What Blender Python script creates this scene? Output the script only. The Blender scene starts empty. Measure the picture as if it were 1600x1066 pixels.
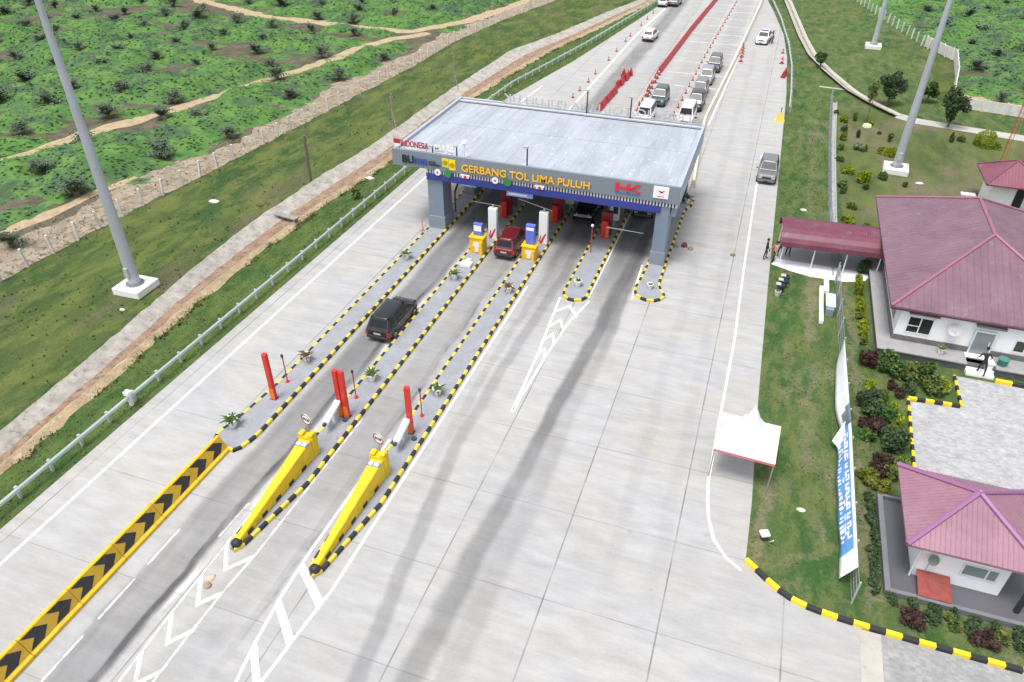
import bpy, bmesh, math, random
import numpy as np
from mathutils import Matrix, Vector, Euler
random.seed(7); RNG = np.random.default_rng(11)
S = bpy.context.scene
COL = S.collection
R = math.radians

# ------------------------------------------------------------------ camera, sky, sun, exposure
cam_d = bpy.data.cameras.new("camera"); cam = bpy.data.objects.new("camera", cam_d); COL.objects.link(cam)
cam_d.sensor_width = 36.0; cam_d.lens = 1143 / 1600 * 36.0
cam_d.clip_start = 0.5; cam_d.clip_end = 2000
def set_camera():
    p, r, y = R(35.515), R(0.292), R(-18.947)
    f = Vector((math.sin(y) * math.cos(p), math.cos(y) * math.cos(p), -math.sin(p)))
    rt = Vector((math.cos(y), -math.sin(y), 0)); up = rt.cross(f)
    r2 = rt * math.cos(r) + up * math.sin(r); u2 = -rt * math.sin(r) + up * math.cos(r)
    m = Matrix((r2, u2, -f)).transposed().to_4x4(); m.translation = Vector((0, 0, 28.0))
    cam.matrix_world = m
set_camera(); S.camera = cam

SUN_DIR = Vector((-0.14, -0.26, 0.95)).normalized()       # towards the sun
W = bpy.data.worlds.new("World"); S.world = W; W.use_nodes = True
wn = W.node_tree; wn.nodes.clear()
sky = wn.nodes.new("ShaderNodeTexSky"); sky.sky_type = 'NISHITA'; sky.sun_disc = False
sky.sun_elevation = math.asin(SUN_DIR.z); sky.sun_rotation = math.atan2(SUN_DIR.x, SUN_DIR.y)
sky.air_density = 1.0; sky.dust_density = 4.0; sky.ozone_density = 1.0
hs = wn.nodes.new("ShaderNodeHueSaturation"); hs.inputs['Saturation'].default_value = 0.35
bgn = wn.nodes.new("ShaderNodeBackground"); bgn.inputs['Strength'].default_value = 0.15
won = wn.nodes.new("ShaderNodeOutputWorld")
wn.links.new(sky.outputs[0], hs.inputs['Color']); wn.links.new(hs.outputs[0], bgn.inputs[0]); wn.links.new(bgn.outputs[0], won.inputs[0])
sd = bpy.data.lights.new("sun", 'SUN'); sd.energy = 1.5; sd.angle = R(20); sd.color = (1, 0.97, 0.92)
sun = bpy.data.objects.new("sun", sd); COL.objects.link(sun)
sun.rotation_euler = SUN_DIR.to_track_quat('Z', 'Y').to_euler(); sun.location = (0, 0, 80)
S.view_settings.view_transform = 'Standard'; S.view_settings.look = 'None'
S.view_settings.exposure = 0.66; S.view_settings.gamma = 1.0; S.view_settings.use_curve_mapping = False

# ------------------------------------------------------------------ helpers
class NT:
    """small wrapper to write node expressions"""
    def __init__(s, m): s.t = m.node_tree; s.n = s.t.nodes; s.l = s.t.links
    def _in(s, sock, v):
        if hasattr(v, 'is_output') or isinstance(v, bpy.types.NodeSocket): s.l.new(v, sock)
        else: sock.default_value = v
    def math(s, op, a, b=0.0, clamp=False):
        n = s.n.new("ShaderNodeMath"); n.operation = op; n.use_clamp = clamp
        s._in(n.inputs[0], a); s._in(n.inputs[1], b); return n.outputs[0]
    def pos(s):
        n = s.n.new("ShaderNodeNewGeometry"); return n.outputs['Position']
    def obj(s):
        n = s.n.new("ShaderNodeTexCoord"); return n.outputs['Object']
    def xyz(s, v):
        n = s.n.new("ShaderNodeSeparateXYZ"); s.l.new(v, n.inputs[0]); return n.outputs
    def comb(s, x, y, z=0.0):
        n = s.n.new("ShaderNodeCombineXYZ")
        for i, q in enumerate((x, y, z)): s._in(n.inputs[i], q)
        return n.outputs[0]
    def noise(s, v, scale, detail=3, rough=0.55, stretch=None):
        if stretch:
            mp = s.n.new("ShaderNodeMapping"); mp.inputs['Scale'].default_value = stretch; s.l.new(v, mp.inputs[0]); v = mp.outputs[0]
        n = s.n.new("ShaderNodeTexNoise"); n.inputs['Scale'].default_value = scale; n.inputs['Detail'].default_value = detail
        n.inputs['Roughness'].default_value = rough; s.l.new(v, n.inputs['Vector']); return n.outputs[0]
    def white(s, v):
        n = s.n.new("ShaderNodeTexWhiteNoise"); n.noise_dimensions = '3D'; s.l.new(v, n.inputs[0]); return n.outputs[0]
    def voro(s, v, scale, feature='F1', out=0):
        n = s.n.new("ShaderNodeTexVoronoi"); n.feature = feature; n.inputs['Scale'].default_value = scale; s.l.new(v, n.inputs['Vector']); return n.outputs[out]
    def smooth(s, v, a, b, x=0.0, y=1.0):
        n = s.n.new("ShaderNodeMapRange"); n.interpolation_type = 'SMOOTHSTEP'
        s._in(n.inputs[0], v); n.inputs[1].default_value = a; n.inputs[2].default_value = b; n.inputs[3].default_value = x; n.inputs[4].default_value = y
        return n.outputs[0]
    def lin(s, v, a, b, x=0.0, y=1.0):
        n = s.n.new("ShaderNodeMapRange"); s._in(n.inputs[0], v)
        n.inputs[1].default_value = a; n.inputs[2].default_value = b; n.inputs[3].default_value = x; n.inputs[4].default_value = y
        return n.outputs[0]
    def mix(s, f, a, b):
        n = s.n.new("ShaderNodeMix"); n.data_type = 'RGBA'
        s._in(n.inputs[0], f)
        for k, q in ((6, a), (7, b)):
            if isinstance(q, (tuple, list)): q = tuple(q)[:3] + (1.0,)
            s._in(n.inputs[k], q)
        return n.outputs[2]
    def scale(s, c, f):
        n = s.n.new("ShaderNodeMix"); n.data_type = 'RGBA'; n.blend_type = 'MULTIPLY'; n.inputs[0].default_value = 1.0
        if isinstance(c, (tuple, list)): c = tuple(c)[:3] + (1.0,)
        s._in(n.inputs[6], c); s.l.new(s.comb(f, f, f), n.inputs[7]); return n.outputs[2]
    def bump(s, h, strength, dist):
        n = s.n.new("ShaderNodeBump"); n.inputs['Strength'].default_value = strength; n.inputs['Distance'].default_value = dist
        s.l.new(h, n.inputs['Height']); s.l.new(n.outputs[0], s.bsdf.inputs['Normal'])
    def random(s):
        n = s.n.new("ShaderNodeObjectInfo"); return n.outputs['Random']

def newmat(name, rough=0.7, metal=0.0):
    m = bpy.data.materials.new(name); m.use_nodes = True
    t = NT(m); t.bsdf = t.n['Principled BSDF']
    t.bsdf.inputs['Roughness'].default_value = rough; t.bsdf.inputs['Metallic'].default_value = metal
    t.col = lambda c: t._in(t.bsdf.inputs['Base Color'], c)
    return m, t
MATS = {}
def mat(name, col, rough=0.6, metal=0.0, var=0.12, scale=1.5, dirt=0.0, bump=0.0, bscale=20, spec=None, coat=0.0):
    if name in MATS: return MATS[name]
    m, t = newmat(name, rough, metal)
    p = t.pos()
    f = t.lin(t.noise(p, scale, 5), 0.25, 0.75, 1 - var, 1 + var)
    c = t.scale(col, f)
    if dirt:
        d = t.smooth(t.noise(p, scale * 2.3, 6, 0.7), 0.5, 0.72)
        c = t.mix(t.math('MULTIPLY', d, dirt), c, (0.16, 0.13, 0.10))
    t.col(c)
    if bump: t.bump(t.noise(p, bscale, 4), bump, 0.02)
    if spec is not None: t.bsdf.inputs['Specular IOR Level'].default_value = spec
    if coat: t.bsdf.inputs['Coat Weight'].default_value = coat; t.bsdf.inputs['Coat Roughness'].default_value = 0.08
    MATS[name] = m; return m

class MB:
    def __init__(s): s.v = []; s.f = []; s.mi = []; s.M = None
    def add(s, vs, fs, m=0):
        o = len(s.v)
        for q in vs:
            q = Vector(q)
            s.v.append(tuple(s.M @ q) if s.M is not None else tuple(q))
        for k in fs: s.f.append(tuple(o + i for i in k)); s.mi.append(m)
    def box(s, x0, x1, y0, y1, z0, z1, m=0):
        s.add([(x0, y0, z0), (x1, y0, z0), (x1, y1, z0), (x0, y1, z0), (x0, y0, z1), (x1, y0, z1), (x1, y1, z1), (x0, y1, z1)],
              [(3, 2, 1, 0), (4, 5, 6, 7), (0, 1, 5, 4), (1, 2, 6, 5), (2, 3, 7, 6), (3, 0, 4, 7)], m)
    def cbox(s, c, d, m=0): s.box(c[0] - d[0] / 2, c[0] + d[0] / 2, c[1] - d[1] / 2, c[1] + d[1] / 2, c[2] - d[2] / 2, c[2] + d[2] / 2, m)
    def poly(s, pts, m=0): s.add(pts, [tuple(range(len(pts)))], m)
    def prism(s, pts, z0, z1, m=0, mtop=None):
        n = len(pts); a = sum(pts[i][0] * pts[(i + 1) % n][1] - pts[(i + 1) % n][0] * pts[i][1] for i in range(n))
        if a < 0: pts = pts[::-1]
        vs = [(p[0], p[1], z0) for p in pts] + [(p[0], p[1], z1) for p in pts]
        s.add(vs, [(i, (i + 1) % n, n + (i + 1) % n, n + i) for i in range(n)] + [tuple(range(n - 1, -1, -1))], m)
        s.add([(p[0], p[1], z1) for p in pts], [tuple(range(n))], m if mtop is None else mtop)
    def xprism(s, prof, x0, x1, m=0):      # profile in (y,z) swept along x
        n = len(prof)
        s.add([(x0, p[0], p[1]) for p in prof] + [(x1, p[0], p[1]) for p in prof],
              [(i, (i + 1) % n, n + (i + 1) % n, n + i) for i in range(n)] + [tuple(range(n - 1, -1, -1)), tuple(range(n, 2 * n))], m)
    def tube(s, p0, p1, r0, r1=None, n=8, m=0, caps=True):
        r1 = r0 if r1 is None else r1
        p0, p1 = Vector(p0), Vector(p1); d = (p1 - p0).normalized()
        a = d.orthogonal().normalized(); b = d.cross(a)
        vs = []
        for p, r in ((p0, r0), (p1, r1)):
            for i in range(n):
                t = 2 * math.pi * i / n; vs.append(p + (a * math.cos(t) + b * math.sin(t)) * r)
        fs = [(i, (i + 1) % n, n + (i + 1) % n, n + i) for i in range(n)]
        if caps: fs += [tuple(range(n - 1, -1, -1)), tuple(range(n, 2 * n))]
        s.add(vs, fs, m)
    def path(s, pts, r, n=6, m=0):
        for a, b in zip(pts[:-1], pts[1:]): s.tube(a, b, r, r, n, m)
    def lathe(s, prof, c=(0, 0, 0), n=16, m=0):
        vs = []; k = len(prof)
        for i in range(n):
            t = 2 * math.pi * i / n
            for r, z in prof: vs.append((c[0] + r * math.cos(t), c[1] + r * math.sin(t), c[2] + z))
        fs = []
        for i in range(n):
            j = (i + 1) % n
            for q in range(k - 1): fs.append((i * k + q, j * k + q, j * k + q + 1, i * k + q + 1))
        s.add(vs, fs, m)
    def loft(s, secs, m=0, caps=True):
        k = len(secs[0]); vs = [p for sc in secs for p in sc]; fs = []
        for a in range(len(secs) - 1):
            for i in range(k):
                j = (i + 1) % k; fs.append((a * k + i, a * k + j, (a + 1) * k + j, (a + 1) * k + i))
        if caps: fs += [tuple(range(k - 1, -1, -1)), tuple((len(secs) - 1) * k + i for i in range(k))]
        s.add(vs, fs, m)
    def ball(s, c, r, n=8, m=0):
        r = (r, r, r) if not isinstance(r, (tuple, list)) else r
        prof = [(math.sin(math.pi * i / n), -math.cos(math.pi * i / n)) for i in range(n + 1)]
        vs = []; q = n * 2
        for i in range(q):
            t = 2 * math.pi * i / q
            for a, z in prof: vs.append((c[0] + r[0] * a * math.cos(t), c[1] + r[1] * a * math.sin(t), c[2] + r[2] * z))
        k = n + 1; fs = []
        for i in range(q):
            j = (i + 1) % q
            for a in range(n): fs.append((i * k + a, j * k + a, j * k + a + 1, i * k + a + 1))
        s.add(vs, fs, m)
    def build(s, name, mats, parent=None, loc=(0, 0, 0), rz=0.0, bevel=0.0, seg=2, smooth=False):
        me = bpy.data.meshes.new(name); me.from_pydata(s.v, [], s.f)
        if not isinstance(mats, (list, tuple)): mats = [mats]
        for q in mats: me.materials.append(q)
        if len(mats) > 1: me.polygons.foreach_set('material_index', s.mi)
        bm = bmesh.new(); bm.from_mesh(me); bmesh.ops.remove_doubles(bm, verts=bm.verts, dist=1e-5)
        bmesh.ops.recalc_face_normals(bm, faces=bm.faces); bm.to_mesh(me); bm.free()
        if smooth: me.polygons.foreach_set('use_smooth', [True] * len(me.polygons))
        me.update()
        o = bpy.data.objects.new(name, me); COL.objects.link(o); o.location = loc; o.rotation_euler = (0, 0, rz)
        if parent: o.parent = parent
        if bevel:
            b = o.modifiers.new('bevel', 'BEVEL'); b.width = bevel; b.segments = seg; b.limit_method = 'ANGLE'; b.angle_limit = R(35)
        return o
def fastmesh(name, v, f, mats, mi=None, loc=(0, 0, 0)):
    v = np.asarray(v, np.float32); f = np.asarray(f, np.int32)
    me = bpy.data.meshes.new(name); k = f.shape[1]
    me.vertices.add(len(v)); me.vertices.foreach_set('co', v.ravel())
    me.loops.add(f.size); me.loops.foreach_set('vertex_index', f.ravel())
    me.polygons.add(len(f)); me.polygons.foreach_set('loop_start', np.arange(0, f.size, k, dtype=np.int32))
    for q in (mats if isinstance(mats, (list, tuple)) else [mats]): me.materials.append(q)
    if mi is not None: me.polygons.foreach_set('material_index', np.asarray(mi, np.int32))
    me.update(calc_edges=True); me.validate()
    o = bpy.data.objects.new(name, me); COL.objects.link(o); o.location = loc
    return o
def tag(o, label, cat, group=None):
    o['label'] = label; o['category'] = cat
    if group: o['group'] = group
    return o
def thing(name, label, cat, loc=(0, 0, 0), rz=0.0, group=None):
    o = bpy.data.objects.new(name, None); COL.objects.link(o); o.location = loc; o.rotation_euler = (0, 0, rz)
    o.empty_display_size = 0.3
    return tag(o, label, cat, group)
def struct(o, kind='structure'): o['kind'] = kind; return o
KIDS = {}
ORD = ('nearest', 'second nearest', 'third nearest', 'fourth nearest', 'fifth nearest', 'sixth nearest', 'seventh nearest', 'eighth nearest', 'ninth nearest', 'tenth nearest', 'eleventh nearest', 'twelfth nearest')
def children(o): return [c for c in COL.objects if c.parent == o]
def dup(root, loc, rz=None, label=None, group=None, scale=None, kids=None):
    r = root.copy(); COL.objects.link(r); r.location = loc
    if rz is not None: r.rotation_euler = (0, 0, rz)
    if label: r['label'] = label
    if group: r['group'] = group
    if scale: r.scale = scale if isinstance(scale, (tuple, list)) else (scale,) * 3
    def rec(src, dst):
        for ch in list(src.children):
            c = ch.copy(); COL.objects.link(c); c.parent = dst
            rec(ch, c)
    if root.type == 'EMPTY' or kids: rec(root, r)
    return r
def text(name, body, m, parent, loc, rot, width, height, depth=0.05, bold=0.0):
    c = bpy.data.curves.new(name, 'FONT'); c.body = body; c.size = 1.0; c.extrude = 0.5; c.offset = bold; c.align_x = 'LEFT'
    o = bpy.data.objects.new(name, c); COL.objects.link(o)
    bpy.context.view_layer.update()
    me = bpy.data.meshes.new_from_object(o.evaluated_get(bpy.context.evaluated_depsgraph_get()))
    bpy.data.objects.remove(o); bpy.data.curves.remove(c)
    co = np.empty(len(me.vertices) * 3, np.float32); me.vertices.foreach_get('co', co); co = co.reshape(-1, 3)
    lo, hi = co.min(0), co.max(0); co = (co - lo) / np.maximum(hi - lo, 1e-6) * np.array([width, height, depth])
    me.vertices.foreach_set('co', co.ravel().astype(np.float32)); me.update(); me.materials.clear(); me.materials.append(m)
    o = bpy.data.objects.new(name, me); COL.objects.link(o); o.parent = parent; o.location = loc; o.rotation_euler = rot
    return o
def vnoise(x, y, seed=0):
    x = np.asarray(x, float); y = np.asarray(y, float); xi = np.floor(x).astype(int); yi = np.floor(y).astype(int)
    fx = x - xi; fy = y - yi; fx = fx * fx * (3 - 2 * fx); fy = fy * fy * (3 - 2 * fy)
    def h(a, b):
        n = (a * 374761393 + b * 668265263 + seed * 1442695041) & 0xffffffff
        n = ((n ^ (n >> 13)) * 1274126177) & 0xffffffff
        return ((n ^ (n >> 16)) & 0xffff) / 65535.0
    return (h(xi, yi) * (1 - fx) + h(xi + 1, yi) * fx) * (1 - fy) + (h(xi, yi + 1) * (1 - fx) + h(xi + 1, yi + 1) * fx) * fy
def fbm(x, y, seed=0, o=4):
    s = 0; a = 0.5; n = 0
    for i in range(o): s = s + a * vnoise(x * 2 ** i, y * 2 ** i, seed + i * 17); n += a; a *= 0.5
    return s / n
def polydist(x, y, pts):
    d = np.full(np.shape(x), 1e9)
    for (ax, ay), (bx, by) in zip(pts[:-1], pts[1:]):
        vx, vy = bx - ax, by - ay; t = np.clip(((x - ax) * vx + (y - ay) * vy) / (vx * vx + vy * vy), 0, 1)
        d = np.minimum(d, np.hypot(x - ax - t * vx, y - ay - t * vy))
    return d
def lerp_x(y, pts):      # x of a polyline at y (pts sorted by y)
    return np.interp(y, [p[1] for p in pts], [p[0] for p in pts])
def strip(pts, w):       # polyline offset to both sides -> left list, right list
    L, Rr = [], []
    for i, p in enumerate(pts):
        a = Vector(pts[max(0, i - 1)]); b = Vector(pts[min(len(pts) - 1, i + 1)]); d = (b - a).normalized(); n = Vector((-d.y, d.x))
        L.append(Vector(p) + n * w / 2); Rr.append(Vector(p) - n * w / 2)
    return L, Rr
def ribbon(mb, pts, w, z, m=0):
    pts = [Vector((p[0], p[1])) for p in pts]; L, Q = strip(pts, w)
    for i in range(len(pts) - 1):
        mb.poly([(Q[i].x, Q[i].y, z), (Q[i + 1].x, Q[i + 1].y, z), (L[i + 1].x, L[i + 1].y, z), (L[i].x, L[i].y, z)], m)
def resample(pts, step):
    pts = [Vector((p[0], p[1])) for p in pts]; out = [pts[0]]; acc = 0.0
    for a, b in zip(pts[:-1], pts[1:]):
        l = (b - a).length; t = step - acc
        while t <= l + 1e-9: out.append(a + (b - a) * (t / l)); t += step
        acc = l - (t - step)
    if (out[-1] - pts[-1]).length > 0.05: out.append(pts[-1])
    return out
def kerb(mb, pts, w=0.17, h=0.2, step=0.5, start=0, z0=0.0, closed=False):
    """painted kerb: alternating material 0 (yellow) / 1 (black) pieces"""
    if closed: pts = list(pts) + [pts[0]]
    q = resample(pts, step); L, Q = strip(q, w)
    if closed:
        L[0] = L[-1] = (L[0] + L[-1]) / 2; Q[0] = Q[-1] = (Q[0] + Q[-1]) / 2
    c = 0.03
    for i in range(len(q) - 1):
        m = (i + start) % 2
        def sec(k):
            l, r = L[k], Q[k]; d = (r - l).normalized() * c
            return [(l.x, l.y, z0), (r.x, r.y, z0), (r.x, r.y, z0 + h - c), (r.x - d.x, r.y - d.y, z0 + h), (l.x + d.x, l.y + d.y, z0 + h), (l.x, l.y, z0 + h - c)]
        mb.loft([sec(i), sec(i + 1)], m)
# ------------------------------------------------------------------ ground materials
def grassmat(name, dark, mid, light, dry, sc=0.22, drycut=(0.52, 0.7), fine=1.0, worn=()):
    m, t = newmat(name, 0.95); p = t.pos()
    a = t.smooth(t.noise(p, sc, 5, 0.65, (1.3, 0.5, 1)), 0.40, 0.60)
    b = t.smooth(t.noise(p, sc * 2.6, 5, 0.7, (1.4, 0.55, 1)), 0.42, 0.62)
    c = t.smooth(t.noise(p, sc * 1.1, 5, 0.66, (1.2, 0.7, 1)), *drycut)
    f = t.noise(p, 5.5, 4, 0.75); g = t.noise(p, 17, 3, 0.7)
    k = t.mix(a, dark, mid); k = t.mix(t.math('MULTIPLY', b, 0.75), k, light)
    k = t.mix(t.math('MULTIPLY', c, t.lin(f, 0.35, 0.6, 0.35, 1.0)), k, dry)
    k = t.scale(k, t.math('MULTIPLY', t.lin(f, 0.25, 0.75, 1 - 0.26 * fine, 1 + 0.26 * fine), t.lin(g, 0.3, 0.7, 0.85, 1.15)))
    if worn:          # trodden, bare streaks of soil in the turf
        X, Y, _ = t.xyz(p); wb = t.lin(t.noise(p, 0.55, 5, 0.7), 0.2, 0.8, -1.0, 1.0)
        for xa, ya, xb, yb, w, st in worn:
            xc = t.math('ADD', t.math('MULTIPLY', t.math('SUBTRACT', Y, ya), (xb - xa) / (yb - ya)), xa)
            d = t.math('ABSOLUTE', t.math('SUBTRACT', t.math('ADD', X, wb), xc))
            mk = t.math('MULTIPLY', t.smooth(d, w * 0.25, w, 1, 0), t.math('MULTIPLY', t.smooth(Y, ya - .5, ya + .8), t.smooth(Y, yb - .8, yb + .5, 1, 0)))
            k = t.mix(t.math('MULTIPLY', mk, t.lin(f, 0.32, 0.6, 0.1 * st, .85 * st)), k, (0.22, 0.18, 0.12))
    t.col(k); t.bsdf.inputs['Specular IOR Level'].default_value = 0.1
    t.bump(t.math('ADD', f, g), 0.5, 0.10); return m
def soilmat(name, a, b, c=None, sc=0.8):
    m, t = newmat(name, 0.95); p = t.pos()
    k = t.mix(t.smooth(t.noise(p, sc, 5, 0.65), 0.35, 0.65), a, b)
    if c: k = t.mix(t.smooth(t.noise(p, sc * 2.7, 5, 0.7), 0.5, 0.65), k, c)
    k = t.scale(k, t.lin(t.noise(p, 9, 4, 0.7), 0.25, 0.75, 0.75, 1.25)); t.col(k)
    t.bsdf.inputs['Specular IOR Level'].default_value = 0.1
    t.bump(t.noise(p, 7, 5, 0.7), 0.8, 0.1); return m
M_verge = grassmat('verge_grass', (0.038, 0.078, 0.025), (0.070, 0.100, 0.034), (0.130, 0.156, 0.043), (0.128, 0.112, 0.070), 0.16)
M_lawn = grassmat('lawn_grass', (0.038, 0.092, 0.028), (0.072, 0.114, 0.038), (0.128, 0.150, 0.054), (0.175, 0.160, 0.098), 0.30, worn=((5.9, 43.6, 5.9, 52.2, .6, .95), (3.7, 23.8, 4.1, 30, .65, .95), (5.8, 31, 6.2, 41.5, .5, .6), (4.9, 37, 4.4, 43, .5, .45), (8.55, 23, 8.55, 34, .3, .8), (8.8, 34, 8.4, 52, .35, .75), (5.2, 56, 6, 90, .5, .35), (4.2, 24, 7.2, 26.5, .5, .5)))
M_strip = grassmat('strip_grass', (0.042, 0.088, 0.026), (0.070, 0.118, 0.034), (0.105, 0.140, 0.042), (0.135, 0.128, 0.065), 0.35, (0.6, 0.8))
M_garden = grassmat('garden_grass', (0.064, 0.094, 0.036), (0.098, 0.118, 0.046), (0.125, 0.152, 0.048), (0.165, 0.138, 0.096), 0.13, (0.46, 0.62))
M_fieldsoil = soilmat('field_soil', (0.085, 0.082, 0.055), (0.145, 0.122, 0.088), (0.055, 0.068, 0.038), 0.4)
M_sand = soilmat('sandy_path', (0.42, 0.335, 0.21), (0.33, 0.25, 0.155), (0.47, 0.39, 0.27), 0.9)
M_soilpink = soilmat('pale_soil', (0.345, 0.29, 0.225), (0.255, 0.21, 0.155), (0.12, 0.125, 0.07), 0.55)

def concrete():
    m, t = newmat('road_concrete', 0.85); p = t.pos(); X, Y, _ = t.xyz(p)
    u = t.math('DIVIDE', t.math('ADD', X, 40.25), 5.03); v = t.math('DIVIDE', t.math('ADD', Y, 41.9), 5.08)
    cell = t.white(t.comb(t.math('FLOOR', u), t.math('FLOOR', v), 3.0))
    f = t.lin(cell, 0, 1, 0.975, 1.025); broom = t.noise(p, 1.0, 5, 0.7, (0.35, 4.5, 1))
    big = t.noise(p, 0.09, 4, 0.6); mid = t.noise(p, 0.8, 5, 0.65, (0.55, 1.7, 1)); fine = t.noise(p, 7, 4, 0.7)
    f = t.math('MULTIPLY', f, t.lin(big, 0.3, 0.7, 0.97, 1.03)); f = t.math('MULTIPLY', f, t.lin(mid, 0.25, 0.75, 0.85, 1.15))
    f = t.math('MULTIPLY', f, t.lin(fine, 0.2, 0.8, 0.94, 1.06)); f = t.math('MULTIPLY', f, t.lin(broom, 0.25, 0.75, 0.93, 1.07))
    k = t.mix(t.smooth(t.noise(p, 0.22, 4, 0.6), 0.4, 0.65), (0.356, 0.355, 0.358), (0.366, 0.357, 0.338))
    k = t.scale(k, f)
    wob = t.lin(t.noise(p, 0.18, 3), 0, 1, -0.45, 0.45)
    blot = t.noise(p, 0.5, 5, 0.6, (1.6, 0.45, 1))
    Xw = t.math('ADD', X, wob)
    def track_and_shade(x_a, y_a, x_b, y_b, w, strength, ylo, yhi, soft=6.0, patch=(0.2, 0.6), colour=(0.085, 0.086, 0.09), base=0.55):
        nonlocal k
        sl = (x_b - x_a) / (y_b - y_a)
        xc = t.math('ADD', t.math('MULTIPLY', t.math('SUBTRACT', Y, y_a), sl), x_a)
        d = t.math('ABSOLUTE', t.math('SUBTRACT', Xw, xc))
        mk = t.smooth(d, w * 0.35, w, 1.0, 0.0)
        mk = t.math('MULTIPLY', mk, t.math('MULTIPLY', t.smooth(Y, ylo - soft, ylo + soft), t.smooth(Y, yhi - soft, yhi + soft, 1.0, 0.0)))
        mk = t.math('MULTIPLY', t.math('MULTIPLY', mk, t.lin(blot, patch[0], patch[1], base, 1.0)), strength)
        k = t.mix(mk, k, colour)
    # tyre-rubber tracks of each lane; wide bands at the canopy add painted shade
    track_and_shade(-21.75, 9, -21.5, 46, 1.4, 0.46, -20, 75); track_and_shade(-21.6, 30, -21.5, 46, 1.4, 0.42, 24, 75, 9); track_and_shade(-20.9, 9, -20.6, 46, 0.32, 0.55, -20, 48); track_and_shade(-22.6, 9, -22.3, 46, 0.35, 0.25, -20, 75)
    track_and_shade(-17.0, 15, -17.1, 50, 1.7, 0.34, 20, 75); track_and_shade(-17, 40, -17, 60, 1.8, 0.6, 47, 75); track_and_shade(-21.5, 40, -21.5, 60, 1.8, 0.6, 47, 75); track_and_shade(-8, 40, -8, 60, 1.8, 0.6, 48, 75); track_and_shade(-12.6, 40, -12.6, 60, 1.8, 0.6, 48, 75); track_and_shade(-16.5, 15, -16.6, 50, 0.3, 0.22, 12, 75); track_and_shade(-18.4, 2, -17.6, 30, 1.5, 0.16, -20, 30)  # bands confined to the canopy paint its shade over the rubber stain
    track_and_shade(-8.8, 17, -7.75, 40, 0.65, 0.72, 22, 75, 8); track_and_shade(-9.3, 5, -8.8, 17, 0.85, 0.55, -20, 23, 6); track_and_shade(-6.9, 30, -6.9, 50, 0.5, 0.5, 38, 75, 7); track_and_shade(-8.0, 30, -8.0, 50, 1.7, 0.5, 42, 75, 8)  # last, wide band: rubber stain deepened by painted canopy shade
    track_and_shade(-10.9, 12, -12.5, 28, 0.55, 0.46, -20, 28, 5); track_and_shade(-7.6, 5, -7.2, 40, 0.8, 0.26, -20, 50); track_and_shade(-20.45, 9, -20.2, 46, 0.26, 0.6, 8, 42, 4, (0.50, 0.62), (0.55, 0.55, 0.55), 0.0); track_and_shade(-20.95, 9, -20.75, 46, 0.22, 0.7, -20, 44, 4, (0.42, 0.6), (0.05, 0.05, 0.055), 0.1); track_and_shade(-16.3, 15, -16.35, 50, 0.16, 0.5, 12, 50, 4, (0.46, 0.6), (0.06, 0.06, 0.06), 0.0); track_and_shade(-12.5, 26, -11.9, 47, 0.5, 0.36, 28, 75, 5); track_and_shade(-13.2, 24, -13.1, 47, 0.35, 0.25, 26, 75); track_and_shade(-12.6, 26, -12.4, 47, 1.8, 0.5, 43, 75, 8)  # last, wide band also paints canopy shade into the stained lane
    track_and_shade(-19.3, 84, -18.6, 156, 1.7, 0.62, 60, 260); track_and_shade(-7.2, 84, -7.0, 156, 1.9, 0.22, 60, 260); track_and_shade(-15.9, 84, -15.6, 156, 1.4, 0.10, 60, 260); track_and_shade(-11.3, 84, -11, 156, 1.5, 0.14, 60, 260)
    track_and_shade(-0.6, 20, -0.6, 70, 0.5, 0.10, 20, 120); track_and_shade(-2.6, 20, -2.8, 70, 0.5, 0.10, 20, 120)
    # small oil spots
    vs = t.voro(p, 0.62); sp = t.smooth(t.math('ADD', vs, t.lin(t.noise(p, 3, 3), 0, 1, -.06, .06)), 0.03, 0.12, 1.0, 0.0)
    k = t.mix(t.math('MULTIPLY', sp, t.math('MULTIPLY', t.smooth(t.noise(p, 0.3, 2), 0.5, 0.62), 0.28)), k, (0.12, 0.12, 0.12))
    # saw-cut joints
    def joint(q, hw, s):
        nonlocal k
        d = t.math('ABSOLUTE', t.math('SUBTRACT', t.math('FRACT', t.math('ADD', q, 0.5)), 0.5))
        k = t.mix(t.math('MULTIPLY', t.smooth(d, hw * 0.5, hw, 1.0, 0.0), t.lin(t.noise(p, 0.35, 3), 0.35, 0.6, 0.35 * s, s)), k, (0.10, 0.10, 0.10))
    joint(u, 0.009, 0.72); joint(v, 0.0065, 0.45)
    t.col(k); t.bsdf.inputs['Specular IOR Level'].default_value = 0.3
    t.bump(fine, 0.25, 0.02); return m
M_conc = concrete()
M_white = mat('marking_white', (0.80, 0.80, 0.80), 0.7, var=0.06, scale=2)
m, t = newmat('worn_marking', 0.75); p = t.pos()
t.col(t.mix(t.smooth(t.noise(p, 2.2, 5, 0.7), 0.42, 0.58), (0.76, 0.76, 0.76), (0.42, 0.42, 0.42))); M_worn = m
M_yel = mat('kerb_yellow', (0.72, 0.53, 0.05), 0.55, var=0.14, scale=1.2, dirt=0.35)
M_yelfade = mat('faded_kerb_yellow', (0.66, 0.54, 0.15), 0.6, var=0.18, scale=1.5, dirt=0.45)
M_blk = mat('kerb_black', (0.022, 0.022, 0.024), 0.6, var=0.25, scale=2)
m, t = newmat('island_paving', 0.85); p = t.pos()
k = t.scale((0.27, 0.28, 0.305), t.lin(t.noise(p, 1.1, 5, 0.65), 0.25, 0.75, 0.85, 1.15)); k = t.scale(k, t.lin(t.white(t.n.new('ShaderNodeNewGeometry').outputs['Position']), 0, 1, 0.93, 1.07))
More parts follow.
